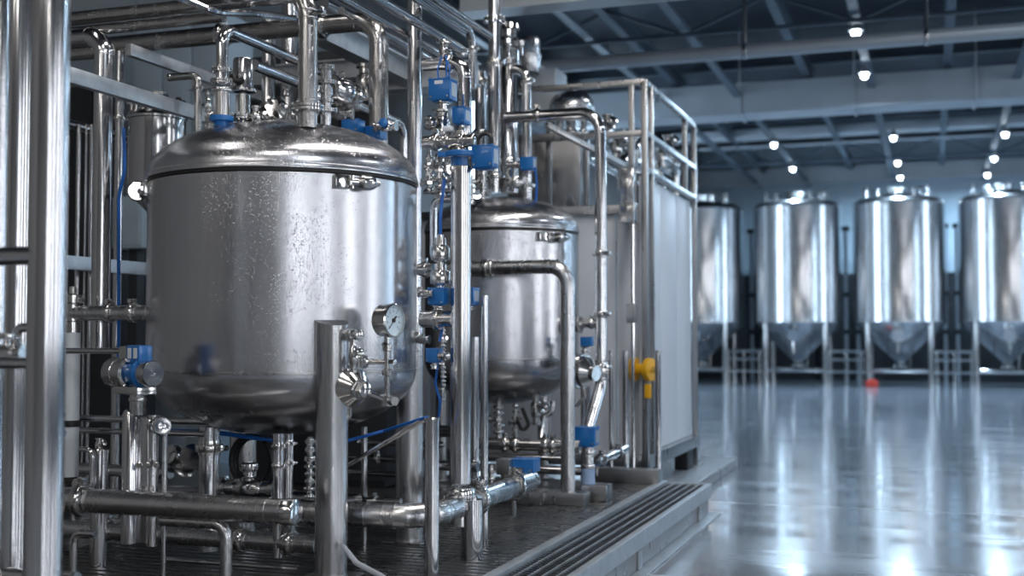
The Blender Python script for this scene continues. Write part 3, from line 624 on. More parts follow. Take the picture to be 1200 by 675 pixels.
# the dense stack of fittings left of the upright
def stack(label, px, d, y0, y1, r, seed, lbl=None, name='fitting_stack'):
    rnd = random.Random(seed); p = pd(px, (y0+y1)/2, d); a, b = slide(p, ZA, py=y1), slide(p, ZA, py=y0)
    th = thing(name, label, 'fittings', a); z = a.z
    MB().cyl(a, b, r*.62, 14).build('pipe', FIT, th)
    i = 0
    while z < b.z - r*1.2:
        h = r*rnd.uniform(.9, 1.8)
        typ = rnd.random(); c = Vector((a.x, a.y, z+h/2))
        if typ < .45: clamp(c, ZA, r*.8, th, 'clamp', h*.45)
        elif typ < .75:
            MB().lathe([(r*.6, -h*.4), (r*1.15, -h*.3), (r*1.25, 0), (r*1.15, h*.3), (r*.6, h*.4)], Matrix.Translation(c), 18).build('body', FIT, th)
        else:
            MB().cyl(c-ZA*h*.25, c+ZA*h*.25, r*1.25, 6).build('hex_nut', FIT, th)
            e = Vector((rnd.choice((-1, 1)), -rnd.random()*.8, 0)).normalized(); MB().cyl(c, c+e*r*2.6, r*.5, 10).cyl(c+e*r*2.0, c+e*r*2.5, r*.95, 10).build('side_port', FIT, th)
        z += h+r*.35; i += 1
    return th
stack('column of small steel fittings under the labelled blue box', 517, 6.95, 178, 232, .030, 3)
stack('column of small steel fittings tight against the tall post', 503, 7.0, 176, 226, .022, 5)
stack('column of small steel fittings just left of the middle upright', 527, 7.1, 182, 226, .020, 9)
for y, l in ((196, 'upper rung pipe between the small fitting columns'), (212, 'middle rung pipe between the small fitting columns'), (225, 'lowest rung pipe between the small fitting columns')):
    q = pd(497, y, 7.02); pipe(l, [q, slide(q, XA, px=532)], .014, mat=FIT, clamps=((0, .3), (0, .75)))
q = pd(508, 262, 7.0); pipe('small hooked pipe behind the middle upright above the two round valve bodies', [slide(q, ZA, py=300), slide(q, ZA, py=234), slide(slide(q, ZA, py=234), XA, px=532)], rad(4.5, q), bend=.05)
q = pd(516, 305, 6.8)
th = thing('check_valve', 'pair of round knurled steel valve bodies above the blue cube left of the upright', 'valve', slide(q, ZA, py=336))
for y0, y1, rr in ((284, 305, 11.5), (314, 333, 12)):
    a, b = slide(q, ZA, py=y1), slide(q, ZA, py=y0); h = b.z-a.z; R = rad(rr, q)
    MB().lathe([(0, -h*.1), (R*.6, -h*.1), (R*.65, 0), (R*.95, .02*h), (R, h*.12), (R, h*.7), (R*.9, h*.8), (R*.65, h*.85), (R*.6, h*1.25), (0, h*1.25)], Matrix.Translation(a), 24).build('valve_body', FIT, th)
MB().cyl(slide(q, ZA, py=337), slide(q, ZA, py=275), .020, 14).build('spindle', FIT, th)
tag(MB().tube([slide(q, ZA, py=276), pd(516, 255, 6.8), pd(518, 235, 6.85), pd(521, 210, 6.9)], .010, 8, .02).build('blue_tube', BLUE2), 'thin blue tube rising from the round valve bodies', 'tube')
q2 = pd(490, 316, 7.05); pipe('dark pipe entering the round valve bodies from the left', [q2, slide(q2, XA, px=508)], rad(7, q2), mat=FIT, clamps=((0, .5),))
actuator('blue actuator cube under the two round valve bodies', pd(514, 347, 6.75), (.10, .10, .095), stem=.03, plate=False)
actuator('blue actuator box peeping out right of the middle upright', pd(549, 347, 7.0), (.10, .11, .10), stem=.03)
valve('small hand valve at the left of the blue cube', pd(499, 344, 6.7), XA, .016, (-.2, -.9, .3), .09, .05)
q = pd(494, 374, 6.8); q1 = slide(q, XA, px=531)
pipe('short fat cross pipe from tall post to middle upright', [q, q1], rad(9.5, q), clamps=((0, .52),), n=24, rings=((0, .1), (0, .9)))
stack('thin string of fittings under the short cross pipe', 519, 6.85, 383, 470, .013, 12)
actuator('small blue actuator cube below the short cross pipe', pd(509, 416, 6.75), (.07, .09, .078), stem=.04, plate=False)
valve('little valve cock right of the small blue cube', pd(520, 417, 6.7), XA, .014, (.8, -.5, 0), .06, .03)
valve('small valve on the tank side at the height of the gauge', pd(495, 398, 6.9), XA, .018, (-.1, -.9, .4), .09, .06)
tag(MB().tube([pd(518, 386, 6.8), pd(515, 400, 6.78)], .008, 8).build('blue_tube', BLUE2), 'short blue tube from cross pipe to small blue cube', 'tube')
tag(MB().tube([pd(513, 426, 6.8), pd(510, 450, 6.8), pd(516, 470, 6.8), pd(513, 500, 6.85)], .008, 8, .03).build('blue_tube', BLUE2), 'blue tube hanging below the small blue cube', 'tube')
# pipe and legs in front of second tank
p8 = pd(665.5, 560, 8.92); top8 = slide(p8, ZA, py=312); r8 = rad(8.5, p8)
pipe('pipe passing in front of the second tank and turning down to the deck', [slide(top8, XA, px=500), top8, Vector((p8.x, p8.y, SZ+.05))], r8, bend=.14, clamps=(), rings=((0, .93), (0, .2)), mat=SATIN)
tag(MB().box((p8.x-.16, p8.y, SZ+.045), (.62, .20, .09), .008).build('base_block', BOXST), 'square steel base under the pipe before the second tank', 'base')
q = slide(top8, XA, px=569); tag(MB().ring(q, XA, r8, .05, .018).ring(q+XA*.05, XA, r8, .02, .012).build('pipe_clip', FIT), 'clip on the pipe crossing the second tank', 'clip')
p9 = pd(704, 300, 9.55); top9 = slide(p9, ZA, py=131); r9 = rad(7, p9); b9 = slide(p9, ZA, py=452)
pipe('tall riser right of the second tank with elbow at the top', [slide(top9, XA, px=592), top9, b9, pd(689, 505, 9.3)], r9, bend=.17, clamps=((1, .74), (1, .52), (1, .93), (0, .35)), flanges=(), rings=((1, .5), (1, .56)))
valve('flanged valve on the tall riser level with the weld of the second tank', slide(p9, ZA, py=434), ZA, r9*.9, (.3, -.9, 0), .16, .07)
q = slide(p9, ZA, py=379); pipe('side branch from the tall riser to the second tank', [q, slide(q, XA, px=668)], rad(5, q), mat=FIT, clamps=((0, .3), (0, .75)))
valve('round clamped port on the shell of the second tank', pd(674, 381, 9.5), (1, -.2, 0), .045, (0, 0, 1), .10, .02, knob=False)
q = pd(682, 435, 9.3)
th = thing('sample_valve', 'cone shaped sampling valve low on the second tank', 'valve', q)
MB().lathe([(0, -.05), (.125, -.05), (.125, .0), (.115, .05), (.06, .10), (.06, .14), (0, .14)], frame(q, (.93, -.35, -.1)), 24).build('cone_body', FIT, th)
MB().ring(q, (.93, -.35, -.1), .12, .03, .02, 24).build('clamp_band', FIT, th)
MB().tube([q-ZA*.10, q-ZA*.2+XA*.02, q-ZA*.28-XA*.05], .016, 10, .05).build('drain_spout', FIT, th)
stack('fitting column between second tank and tall riser', 685, 9.35, 402, 432, .026, 21)
actuator('tiny blue actuator between second tank and tall riser', pd(688, 400, 9.3), (.09, .08, .07), stem=.02, plate=False)
# blue valve low right
q7 = pd(688, 511, 9.15)
actuator('blue actuator box on the low valve right of the down pipe', q7, (.16, .15, .145), stem=.0, name='motorised_valve')
q = pd(689, 530, 9.15); r = rad(7, q); a, b, c, e = (slide(q, ZA, py=y) for y in (523, 546, 572, 576))
th = thing('valve_column', 'steel valve body with pale blue sleeve under the low blue box', 'valve', Vector((q.x, q.y, SZ)))
MB().cyl(b, a, r, 20).ring(slide(q, ZA, py=530), ZA, r, .03, .015).ring(b, ZA, r, .03, .01).build('body', FIT, th)
MB().cyl(c, b, r*1.15, 20).build('sleeve', SLEEVE, th)
MB().box((q.x+.02, q.y, SZ+.06), (.3, .2, .12), .01).build('base_block', BOXST, th)
q = pd(700, 541, 9.3); pipe('sloping drain pipe right of the low blue valve', [q, pd(733, 526, 10.2)], rad(6, q), clamps=((0, .12), (0, .7)))
q = pd(575, 520, 9.2)
pipe('horizontal outlet pipe under the second tank', [slide(q, XA, px=540), slide(q, XA, px=680)], rad(7, q), clamps=((0, .38), (0, .47), (0, .72), (0, .78), (0, .9)), mat=FIT)
q = pd(575, 548, 9.6); pipe('lower dark pipe beneath the outlet pipe of the second tank', [slide(q, XA, px=520), slide(q, XA, px=700)], rad(5, q))
q = pd(590, 535, 9.4); pipe('thin rail pipe just under the outlet pipe', [slide(q, XA, px=560), slide(q, XA, px=665)], rad(3, q))
stack('drain fitting column under the middle of the second tank', 584, 9.75, 468, 516, .036, 31)
stack('fitting column under the second tank beside its drain', 604, 9.6, 472, 512, .024, 33)
valve('hand valve hanging under the right side of the second tank', pd(628, 480, 9.6), ZA, .03, (.8, -.4, .3), .24, .10)
pipe('small swan neck drain under the second tank', [pd(648, 470, 9.7), pd(646, 484, 9.7), pd(636, 488, 9.7), pd(634, 514, 9.6)], .022, bend=.05, mat=FIT)
tag(MB().tube([pd(612, 478, 9.5), pd(620, 498, 9.5), pd(612, 506, 9.5), pd(606, 492, 9.5)], .016, 8, .04).build('black_hose', BLACK), 'short black hose loop under the second tank', 'hose')
q = pd(626, 595, 8.9); tag(MB().bar(Vector((slide(q, XA, px=570).x, q.y, SZ+.05)), Vector((slide(q, XA, px=640).x, q.y, SZ+.05)), .14, .10, .008).build('base_beam', BOXST), 'square base beam on the deck below the second tank', 'beam')
vpost('short leg bolt post behind the bend pipe end', 600, 580, 8.6, 556, zbot=SZ, w=5)
vpost('thin upright rod beside the down pipe', 683, 480, 9.6, 450, zbot=SZ, w=5)
vpost('thin upright rod right of the low blue valve', 716, 480, 10.2, 411, zbot=.1, w=5, cap=True)
vpost('dark upright pipe behind the riser below the cone valve', 688, 480, 9.75, 452, zbot=SZ, w=8)

# ------------------------------------------------------------------ towers on the second tank
cx = pd(596, 150, 9.95); cw = rad(11.5, cx)
th = thing('heat_exchanger', 'shiny upright cylinder standing on the second tank', 'vessel', slide(cx, ZA, py=232))
a, b = slide(cx, ZA, py=226), slide(cx, ZA, py=78)
MB().lathe([(0, 0), (cw, 0), (cw, b.z-a.z), (cw*.7, b.z-a.z+.04), (0, b.z-a.z+.05)], Matrix.Translation(a), 32).build('body', STEEL, th)
flange(slide(cx, ZA, py=214), ZA, cw, th, 10)
flange(slide(cx, ZA, py=74), ZA, cw*.75, th, 8)
MB().ring(slide(cx, ZA, py=190), ZA, cw, .05, .02).build('band', FIT, th)
MB().lathe([(0, 0), (cw*.7, 0), (cw*.7, .1), (cw*1.3, .11), (cw*1.3, .16), (cw*.9, .2), (cw*.9, .26), (cw*1.2, .27), (cw*1.1, .31), (0, .32)], Matrix.Translation(slide(cx, ZA, py=72)), 20).build('top_valve', FIT, th)
for k in range(5):
    a = k*1.25; c = slide(cx, ZA, py=66)+Vector((cw*1.4*math.cos(a), cw*1.4*math.sin(a), 0)); MB().cyl(c, c+ZA*.12, .018, 8).cyl(c+ZA*.08, c+ZA*.12, .032, 6).build('bolt', FIT, th)
q = pd(579.5, 100, 9.75); r = rad(7.5, q)
pipe('tall slim pipe left of the shiny upright cylinder rising out of view', [slide(q, ZA, py=226), slide(q, ZA, py=-40)], r, clamps=((0, .57), (0, .07)), flanges=((0, .94-.18),))
q = pd(563, 130, 10.1); pipe('dull upright pipe half hidden left of the tall slim pipe', [slide(q, ZA, py=228), slide(q, ZA, py=84)], rad(7, q), clamps=((0, .5), (0, .92)))
stack('cluster of small fittings on top of the second tank lid', 566, 9.6, 196, 236, .03, 41)
stack('fittings beside the big blue box above the second tank', 553, 9.4, 205, 240, .026, 43)
valve('clamped port at the foot of the shiny upright cylinder', pd(604, 214, 9.75), XA, .035, (.5, -.8, 0), .16, .06)
q = pd(617.5, 150, 9.8); r = rad(5.7, q); t = slide(q, ZA, py=80)
pipe('pipe hooking over from the shiny upright cylinder and dropping to the tank lid', [slide(t, XA, px=600), t, slide(q, ZA, py=237)], r, bend=.10, clamps=((1, .1), (1, .88)))
actuator('small blue actuator box on the hooked pipe right of the shiny cylinder', pd(619, 192, 9.65), (.11, .10, .105), stem=.02, plate=True)
valve('steel side arm from shiny cylinder to the small blue box', pd(606, 193, 9.7), XA, .022, (0, -1, .2), .16, .04, knob=False)
tag(MB().tube([pd(627, 196, 9.6), pd(629, 215, 9.65), pd(628, 240, 9.7)], .009, 8, .03).build('blue_tube', BLUE2), 'thin blue tube below the small blue box on the hooked pipe', 'tube')
# ------------------------------------------------------------------ top of the big tank
def zdome(T, R, zr, zt, p):
    d = math.hypot(p.x-T.x, p.y-T.y); return zr+.034+(zt-zr-.034)*math.sqrt(max(0, 1-(d/R)**2))
q = pd(360.5, 100, 6.4); r = rad(11.5, q); foot = Vector((q.x, q.y, zdome(A, RA, 2.365, 2.72, q)-.01)); t = slide(q, ZA, py=-14)
pipe('fat wet pipe dropping straight onto the middle of the big tank lid', [slide(t, XA, px=240)+ZA*.02, t, foot], r, bend=.17, flanges=((1, .86),), rings=((1, .16), (1, .8)), mat=WETPIPE)
q = pd(260, 100, 6.5); foot = Vector((q.x, q.y, zdome(A, RA, 2.365, 2.72, q)-.01)); r = rad(7, q)
bigp = pd(135, 53, 8.35)
bp0, bp1 = slide(bigp, XA, px=60), slide(bigp, XA, px=444)
pd2 = Vector((bp1.x, bp1.y, zdome(A, RA, 2.365, 2.72, bp1)-.02))
down = Vector((bp1.x, bp1.y, 2.3))
pipe('long dark wet header pipe over the big tank turning down behind it', [bp0, bp1, down], rad(10.5, bigp), bend=.16, clamps=((0, .55), (0, .84)), mat=WETPIPE)
t = slide(q, ZA, py=33)
th = thing('inlet_pipe', 'inlet pipe with clamp stack and blue flange on the left of the big tank lid', 'pipe', foot)
MB().tube([t+YA*1.28, t, slide(q, ZA, py=100)], r, 20, .09).build('tube', STEEL, th)
flange(slide(q, ZA, py=82), ZA, r*1.0, th, 6, R=r*1.7); flange(slide(q, ZA, py=96), ZA, r*1.1, th, 8, R=r*1.95)
MB().cyl(slide(q, ZA, py=137), slide(q, ZA, py=104), r*1.4, 24).ring(slide(q, ZA, py=106), ZA, r*1.4, .02, .012).build('sight_body', FIT, th)
f = MB().lathe([(0, -.045), (r*1.2, -.045), (r*1.3, -.02), (r*2.0, -.015), (r*2.0, .012), (r*1.4, .016), (0, .016)], Matrix.Translation(slide(q, ZA, py=139)), 28).build('blue_flange', BLUE, th)
MB().cyl(foot, slide(q, ZA, py=144), r*1.15, 20).build('nozzle', FIT, th)
q = pd(285, 90, 6.62); foot = Vector((q.x, q.y, zdome(A, RA, 2.365, 2.72, q)-.01)); r = rad(12, q)
th = thing('pneumatic_valve', 'valve with shiny cylinder actuator right of the blue flange on the big tank lid', 'valve', foot)
a, b = slide(q, ZA, py=106), slide(q, ZA, py=69)
MB().lathe([(0, 0), (r, 0), (r, b.z-a.z-.01), (r*.9, b.z-a.z), (0, b.z-a.z)], Matrix.Translation(a), 28).build('cylinder', STEEL, th)
MB().ring(a, ZA, r, .02, .018).build('lower_ring', FIT, th)
MB().cyl(foot, a, r*.42, 16).cyl(slide(q, ZA, py=136), slide(q, ZA, py=112), r*.72, 20).build('yoke', FIT, th)
flange(slide(q, ZA, py=138), ZA, r*.7, th, 8)
q = pd(272, 88, 6.55); tag(MB().tube([q, q+Vector((.02, 0, -.05)), q+Vector((.06, .02, -.02))], .016, 8, .03).build('black_hose', BLACK), 'short dark hose between the inlet pipe and the shiny cylinder valve', 'hose')
q = pd(297, 76, 6.75); e = slide(q, YA, px=473); r = rad(7, q); dn = slide(e, ZA, py=190)
pipe('pipe running back across the big tank lid and turning down by the tall post', [q, e, dn], r, bend=.12, clamps=((0, .30), (0, .55), (0, .62), (0, .78)))
q = pd(382, 110, 6.6); foot = Vector((q.x, q.y, zdome(A, RA, 2.365, 2.72, q)-.01))
th = thing('relief_valve', 'flanged relief valve stack right of the fat pipe on the big tank lid', 'valve', foot)
r = rad(8, q); tp = slide(q, ZA, py=76)
MB().cyl(foot, tp, r*.8, 18).build('body', FIT, th)
for y, k in ((79, 1.25), (97, 1.55), (118, 1.1), (130, 1.7)): flange(slide(q, ZA, py=y), ZA, r*.8, th, 8, t=r*.25, R=r*k)
MB().cyl(slide(q, ZA, py=112), slide(q, ZA, py=104), r*1.05, 20).build('band', FIT, th)
qq = pd(400, 106, 6.75)
th = thing('ball_valve', 'chunky horizontal valve body with lifting eye right of the relief stack', 'valve', qq)
MB().lathe([(0, -.12), (.035, -.12), (.035, -.08), (.055, -.07), (.07, -.02), (.07, .04), (.055, .08), (.038, .09), (.038, .15), (0, .15)], frame(qq, (.35, .9, -.1)), 24).build('body', FIT, th)
for s in (-.07, .085): MB().ring(qq+Vector((.35, .9, -.1)).normalized()*s, (.35, .9, -.1), .05, .025, .025).build('clamp', FIT, th)
MB().tube([qq+ZA*.06+Vector((.018*math.cos(a), 0, .03+.018*math.sin(a))) for a in (i*PI/6 for i in range(13))], .005, 6).build('lifting_eye', FIT, th)
valve('small steel valve behind the relief stack on the tank lid', pd(398, 132, 6.85), (1, .3, 0), .03, ZA, .16, .09)
valve('tiny vent cock left of the relief stack', pd(372, 112, 6.55), ZA, .014, (-1, -.2, 0), .11, .04)
valve('valve with round cap further back above the big tank', pd(428, 98, 8.2), ZA, .045, (1, -.3, 0), .26, .12)
actuator('left blue actuator box behind the right shoulder of the big tank lid', pd(414, 148, 7.15), (.11, .10, .075), stem=.03, plate=False)
actuator('right blue actuator box behind the right shoulder of the big tank lid', pd(441, 156, 7.2), (.10, .10, .075), stem=.03, plate=False)
valve('blue knobbed valve between tank lid and header drop pipe', pd(452, 148, 7.1), XA, .022, (.2, -1, .2), .14, .05, blue=True)
q = pd(322, 130, 6.95)
th = thing('manway_cover', 'round dark manway cover with hand nuts standing on the big tank lid', 'cover', q-ZA*.07)
ax = Vector((.15, -.85, .4)).normalized()
MB().lathe([(0, -.02), (.075, -.02), (.08, -.01), (.08, .015), (.06, .03), (0, .035)], frame(q, ax), 28).build('plate', FIT, th)
for k in range(6):
    c = frame(q, ax) @ Vector((.062*math.cos(k*1.05), .062*math.sin(k*1.05), .02)); MB().cyl(c, c+ax*.04, .014, 8).build('hand_nut', BLACK if k % 2 else FIT, th)
MB().cyl(q-ZA*.13, q-ZA*.03, .05, 16).build('neck', FIT, th)
for px, py, d, l in ((300, 138, 6.6, 'small bolt cock between shiny cylinder valve and manway cover'), (344, 138, 6.75, 'small fitting right of the manway cover'), (246, 138, 6.75, 'thin vent cock left of the blue flange'), (335, 100, 7.3, 'hanging clip valve under the pipe behind the fat pipe')):
    valve(l, pd(px, py, d), ZA, .018, (.7, -.6, 0), .13, .045)
q = pd(232, 130, 7.25); t = slide(q, ZA, py=88); pipe('small bent pipe with end knob behind the left of the big tank', [slide(t, XA, px=198), t, slide(q, ZA, py=165)], rad(4.5, q), bend=.05, cap=(0,), clamps=((1, .2),), mat=WETPIPE)
stack('thin fitting column behind the bent pipe left of the big tank lid', 243, 7.35, 106, 160, .018, 51)

# ------------------------------------------------------------------ left side: upright pipes and vessels
q = pd(120, 200, 7.0); t = slide(q, ZA, py=42)
pipe('upright pipe with top elbow left of the big tank', [slide(t, XA, px=55), t, slide(q, ZA, py=412)], rad(11, q), bend=.11, rings=((1, .05),))
q = pd(139, 200, 8.33); pipe('slim upright pipe just right of the elbow pipe, dropping from the header', [slide(q, ZA, py=58), Vector((q.x, q.y, SZ))], rad(5, q), clamps=((0, .15),))
tag(MB().tube([pd(145, 150, 7.1), pd(146, 200, 7.1), pd(139, 230, 7.1), pd(139, 420, 7.1)], .010, 8, .3).build('blue_tube', BLUE2), 'long blue tube running down along the slim upright pipe', 'tube')
q = pd(184, 170, 8.0); R = rad(33, q); top = slide(q, ZA, py=142); bot = slide(q, ZA, py=215)
th = thing('filter_housing', 'small round vessel with bolted lid behind the left of the big tank', 'vessel', bot-ZA*.2)
h = top.z-bot.z
MB().lathe([(0, -.22), (R*.3, -.2), (R*.8, -.1), (R, 0), (R, h), (R*1.06, h+.005), (R*1.06, h+.02), (R*.9, h+.06), (0, h+.08)], Matrix.Translation(bot), 48).build('body', STEEL, th)
for k in range(10):
    a = k*2*PI/10; c = top+Vector((R*.86*math.cos(a), R*.86*math.sin(a), .03)); MB().lathe([(0, 0), (.03, 0), (.03, .02), (.018, .025), (.018, .07), (.034, .075), (.034, .1), (.015, .12), (0, .12)], Matrix.Translation(c), 12).build('lid_bolt', FIT, th)
MB().lathe([(0, 0), (.05, 0), (.05, .08), (.07, .09), (.07, .12), (0, .13)], Matrix.Translation(top+ZA*.07), 16).build('lid_port', FIT, th)
# galvanised rails running back
def rail(label, px, py, d, px2, w, h, name='support_rail', mat=GALV, cat='rail', ext=0.0):
    q = pd(px, py, d); e = slide(q, YA, px=px2); return tag(MB().bar(q, e, w, h, .004).build(name, mat, None, q), label, cat)
rail('upper galvanised rail sloping back from the foreground post to the big tank', 70, 85, 6.3, 246, .05, .085)
rail('higher galvanised rail behind the header pipe', 150, 58, 8.0, 330, .05, .08)
rail('pale level rail crossing behind the elbow pipe at mid height', 60, 306, 7.6, 300, .05, .09)
q = pd(60, 141, 8.2); pipe('round hand rail pipe behind the foreground post', [q, slide(q, YA, px=190)], .035, name='hand_rail')
for px, w, l in ((91, 5, 'thin upright rod nearest the foreground post'), (100, 3, 'thinnest upright rod left of the elbow pipe'), (106, 4, 'thin upright rod tight against the elbow pipe')):
    vpost(l, px, 250, 8.3, 146, zbot=SZ, w=w)
q = pd(85, 367, 6.75); r = rad(8, q)
th = thing('tee_fitting', 'steel tee fitting on top of the pale sleeve by the foreground post', 'fitting', q-ZA*.1)
MB().lathe([(0, -.11), (r*1.25, -.11), (r*1.25, -.05), (r, -.045), (r, .05), (r*1.4, .06), (r*1.4, .1), (r*.6, .11), (r*.5, .15), (0, .15)], Matrix.Translation(q), 20).build('body', FIT, th)
clamp(q+ZA*.075, ZA, r, th)
pipe('cross pipe from the tee fitting toward the big tank', [q, slide(q, XA, px=185)], rad(8.5, q), clamps=((0, .45), (0, .72)), rings=((0, .2), (0, .9)), mat=SATIN)
a, b = slide(q, ZA, py=387), slide(q, ZA, py=563); R = rad(9.5, q)
th = thing('sleeved_pipe', 'pale plastic sleeved upright pipe beside the foreground post', 'pipe', b)
MB().cyl(b, a, R, 24).build('sleeve', MILK, th)
for y in (496, 562): MB().ring(slide(q, ZA, py=y), ZA, R, .035, .006).build('black_band', BLACK, th)
q = pd(75, 411, 6.6); pipe('thin rod running from the pale sleeve to the blue valve', [q, slide(q, XA, px=150)], rad(3.5, q))
# pump valve with steel end caps and blue body
s = 6.05/FPX; c = pd(158, 437, 6.0); ax = Vector((.93, -.36, 0)).normalized()
th = thing('solenoid_valve', 'valve with blue body between two steel end caps left of the big tank', 'valve', slide(c, ZA, py=466))
MB().lathe([(0, -45*s), (17*s, -45*s), (18*s, -43*s), (18*s, -27*s), (17*s, -26*s), (17*s, -14*s), (15*s, -12*s), (0, -12*s)], frame(c, ax), 28).build('rear_cap', STEEL, th)
MB().lathe([(0, -14*s), (16*s, -14*s), (19*s, -12*s), (19*s, -5*s), (16*s, -3*s), (0, -3*s)], frame(c, ax), 28).build('flange', FIT, th)
MB().lathe([(0, -4*s), (12*s, -4*s), (14*s, 2*s), (14*s, 14*s), (17*s, 16*s), (17*s, 20*s), (0, 20*s)], frame(c, ax), 28).build('blue_body', BLUE, th)
MB().lathe([(0, 20*s), (14*s, 20*s), (15*s, 22*s), (15*s, 36*s), (14*s, 38*s), (3*s, 38*s), (2*s, 36*s), (0, 36*s)], frame(c, ax), 28).build('front_cap', STEEL, th)
k = c+ZA*22*s+ax*9*s; bx = MB().box(k, (26*s, 18*s, 20*s), .006, Matrix.Rotation(-.37, 3, 'Z')).build('terminal_box', BLUE, th)
for dx in (-6, 6): MB().box(k+Matrix.Rotation(-.37, 3, 'Z') @ Vector((dx*s, -9.3*s, 1*s)), (7*s, .6*s, 12*s), 0, Matrix.Rotation(-.37, 3, 'Z')).build('white_label', WHITE, bx)
MB().box(c-ZA*20*s, (50*s, 26*s, 9*s), .006, Matrix.Rotation(-.37, 3, 'Z')).build('base_plate', FIT, th)
MB().box(c+ZA*22*s-ax*14*s, (16*s, 16*s, 18*s), .006, Matrix.Rotation(-.37, 3, 'Z')).build('junction_box', FIT, th)
# pump column underneath
q = pd(153, 540, 6.2); s = 6.2/FPX
th = thing('filter_column', 'tall twin cylinder steel column under the blue bodied valve', 'vessel', slide(q, ZA, py=640))
def zc(px, y, d=6.2): return slide(pd(px, 540, d), ZA, py=y)
MB().lathe([(0, 0), (10*s, 0), (10*s, (zc(153, 486)-zc(153, 636)).z), (7*s, (zc(153, 480)-zc(153, 636)).z), (0, (zc(153, 480)-zc(153, 636)).z)], Matrix.Translation(zc(153, 636)), 28).build('main_cylinder', STEEL, th)
MB().cyl(zc(161, 486), zc(161, 460), 9.5*s, 24).ring(zc(161, 468), ZA, 9.5*s, .02, .006).build('neck', STEEL, th)
MB().box((zc(168, 490)+zc(168, 636))/2, (14*s, 6*s, (zc(168, 490)-zc(168, 636)).z), .004).build('back_plate', STEEL, th)
MB().cyl(zc(179, 640), zc(179, 486), 6.5*s, 20).build('side_cylinder', STEEL, th)
MB().cyl(zc(193, 675), zc(193, 508), 3*s, 14).build('thin_pipe', STEEL, th)
c = zc(184, 498); a2 = Vector((.80, -.60, 0))
MB().lathe([(0, -8*s), (12*s, -8*s), (12*s, 2*s), (11*s, 3*s), (11*s, 18*s), (10*s, 20*s), (2*s, 20*s), (0, 19*s)], frame(c, a2), 26).build('round_cap', STEEL, th)
for dx in (0, 10, 20): MB().lathe([(0, 0), (4*s, 0), (4*s, 3*s), (0, 4*s)], frame(zc(164+dx, 545, 6.13), Vector((.2, -1, .1))), 8).build('bolt', FIT, th)
# cap ended pipe and lower manifolds on the left
Y0 = pd(345, 600, 5.80); r = rad(15, Y0); lf = slide(Y0, XA, px=-40)
pipe('fat horizontal pipe with round end cap in front of the big tank', [lf, Y0], r, cap=(1,), clamps=((0, .38),), rings=((0, .405), (0, .93), (0, .97)), mat=SATIN)
q = pd(200, 627, 6.75); pipe('lower horizontal pipe under the cap ended pipe', [slide(q, XA, px=-30), slide(q, XA, px=372)], rad(10.5, q), clamps=((0, .42), (0, .80), (0, .93)), n=22, mat=SATIN)
q = pd(265, 640, 5.95); t = slide(q, ZA, py=614); pipe('bent pipe turning down in front of the lower horizontal pipe', [slide(t, XA, px=190), t, Vector((q.x, q.y, .2))], rad(7, q), bend=.07, mat=SATIN)
q = pd(86, 650, 5.7); t = slide(q, ZA, py=624); pipe('small bent pipe rising beside the foreground post foot', [slide(t, XA, px=112), t, Vector((q.x, q.y, .2))], rad(4.5, q), bend=.05)
q = pd(116, 600, 6.5)
th = post('open stub pipe with small cocks below the elbow pipe', Vector((q.x, q.y, .2)), slide(q, ZA, py=527), rad(10, q), cap=True, name='stub_pipe', cat='pipe')
q = pd(108, 560, 6.4); pipe('little hook pipe beside the open stub pipe', [slide(slide(q, ZA, py=527), XA, px=94), slide(q, ZA, py=527), slide(q, ZA, py=575)], rad(3.2, q), bend=.04)
valve('tiny twin cock on top of the open stub pipe', pd(116, 522, 6.5), ZA, .014, (1, -.3, .4), .08, .04)
for px0, px1, y, d, w, l in ((-20, 50, 301, 3.95, 22, 'short fat rail pipe joining the foreground post at chest height'), (-20, 45, 425, 4.2, 14, 'lower rail pipe joining the foreground post'), (-20, 60, 640, 5.2, 16, 'pipe low at the left picture edge'), (-20, 90, 671, 4.9, 18, 'lowest pipe at the left bottom corner'),
                            (-20, 75, 484, 5.3, 6, 'upper thin rail at the left picture edge'), (-20, 75, 505, 5.2, 9, 'thin rail under the upper thin rail at the left edge'), (60, 240, 489, 6.9, 8, 'thin dark pipe behind the twin cylinder column'), (60, 240, 503, 7.0, 7, 'second thin dark pipe behind the twin cylinder column'), (60, 200, 548, 7.2, 14, 'dark pipe in the gap behind the twin cylinder column')):
    q = pd(px0, y, d); pipe(l, [q, slide(q, XA, px=px1)], rad(w/2, q))
valve('small valve on the lower rail pipe at the left picture edge', pd(8, 414, 4.3), XA, .022, ZA, .16, .05)
q = pd(18, 400, 4.5); pipe('small hook pipe beside the wide column at the left edge', [slide(q, ZA, py=425), slide(q, ZA, py=384), slide(slide(q, ZA, py=384), XA, px=40)], .018, bend=.04)
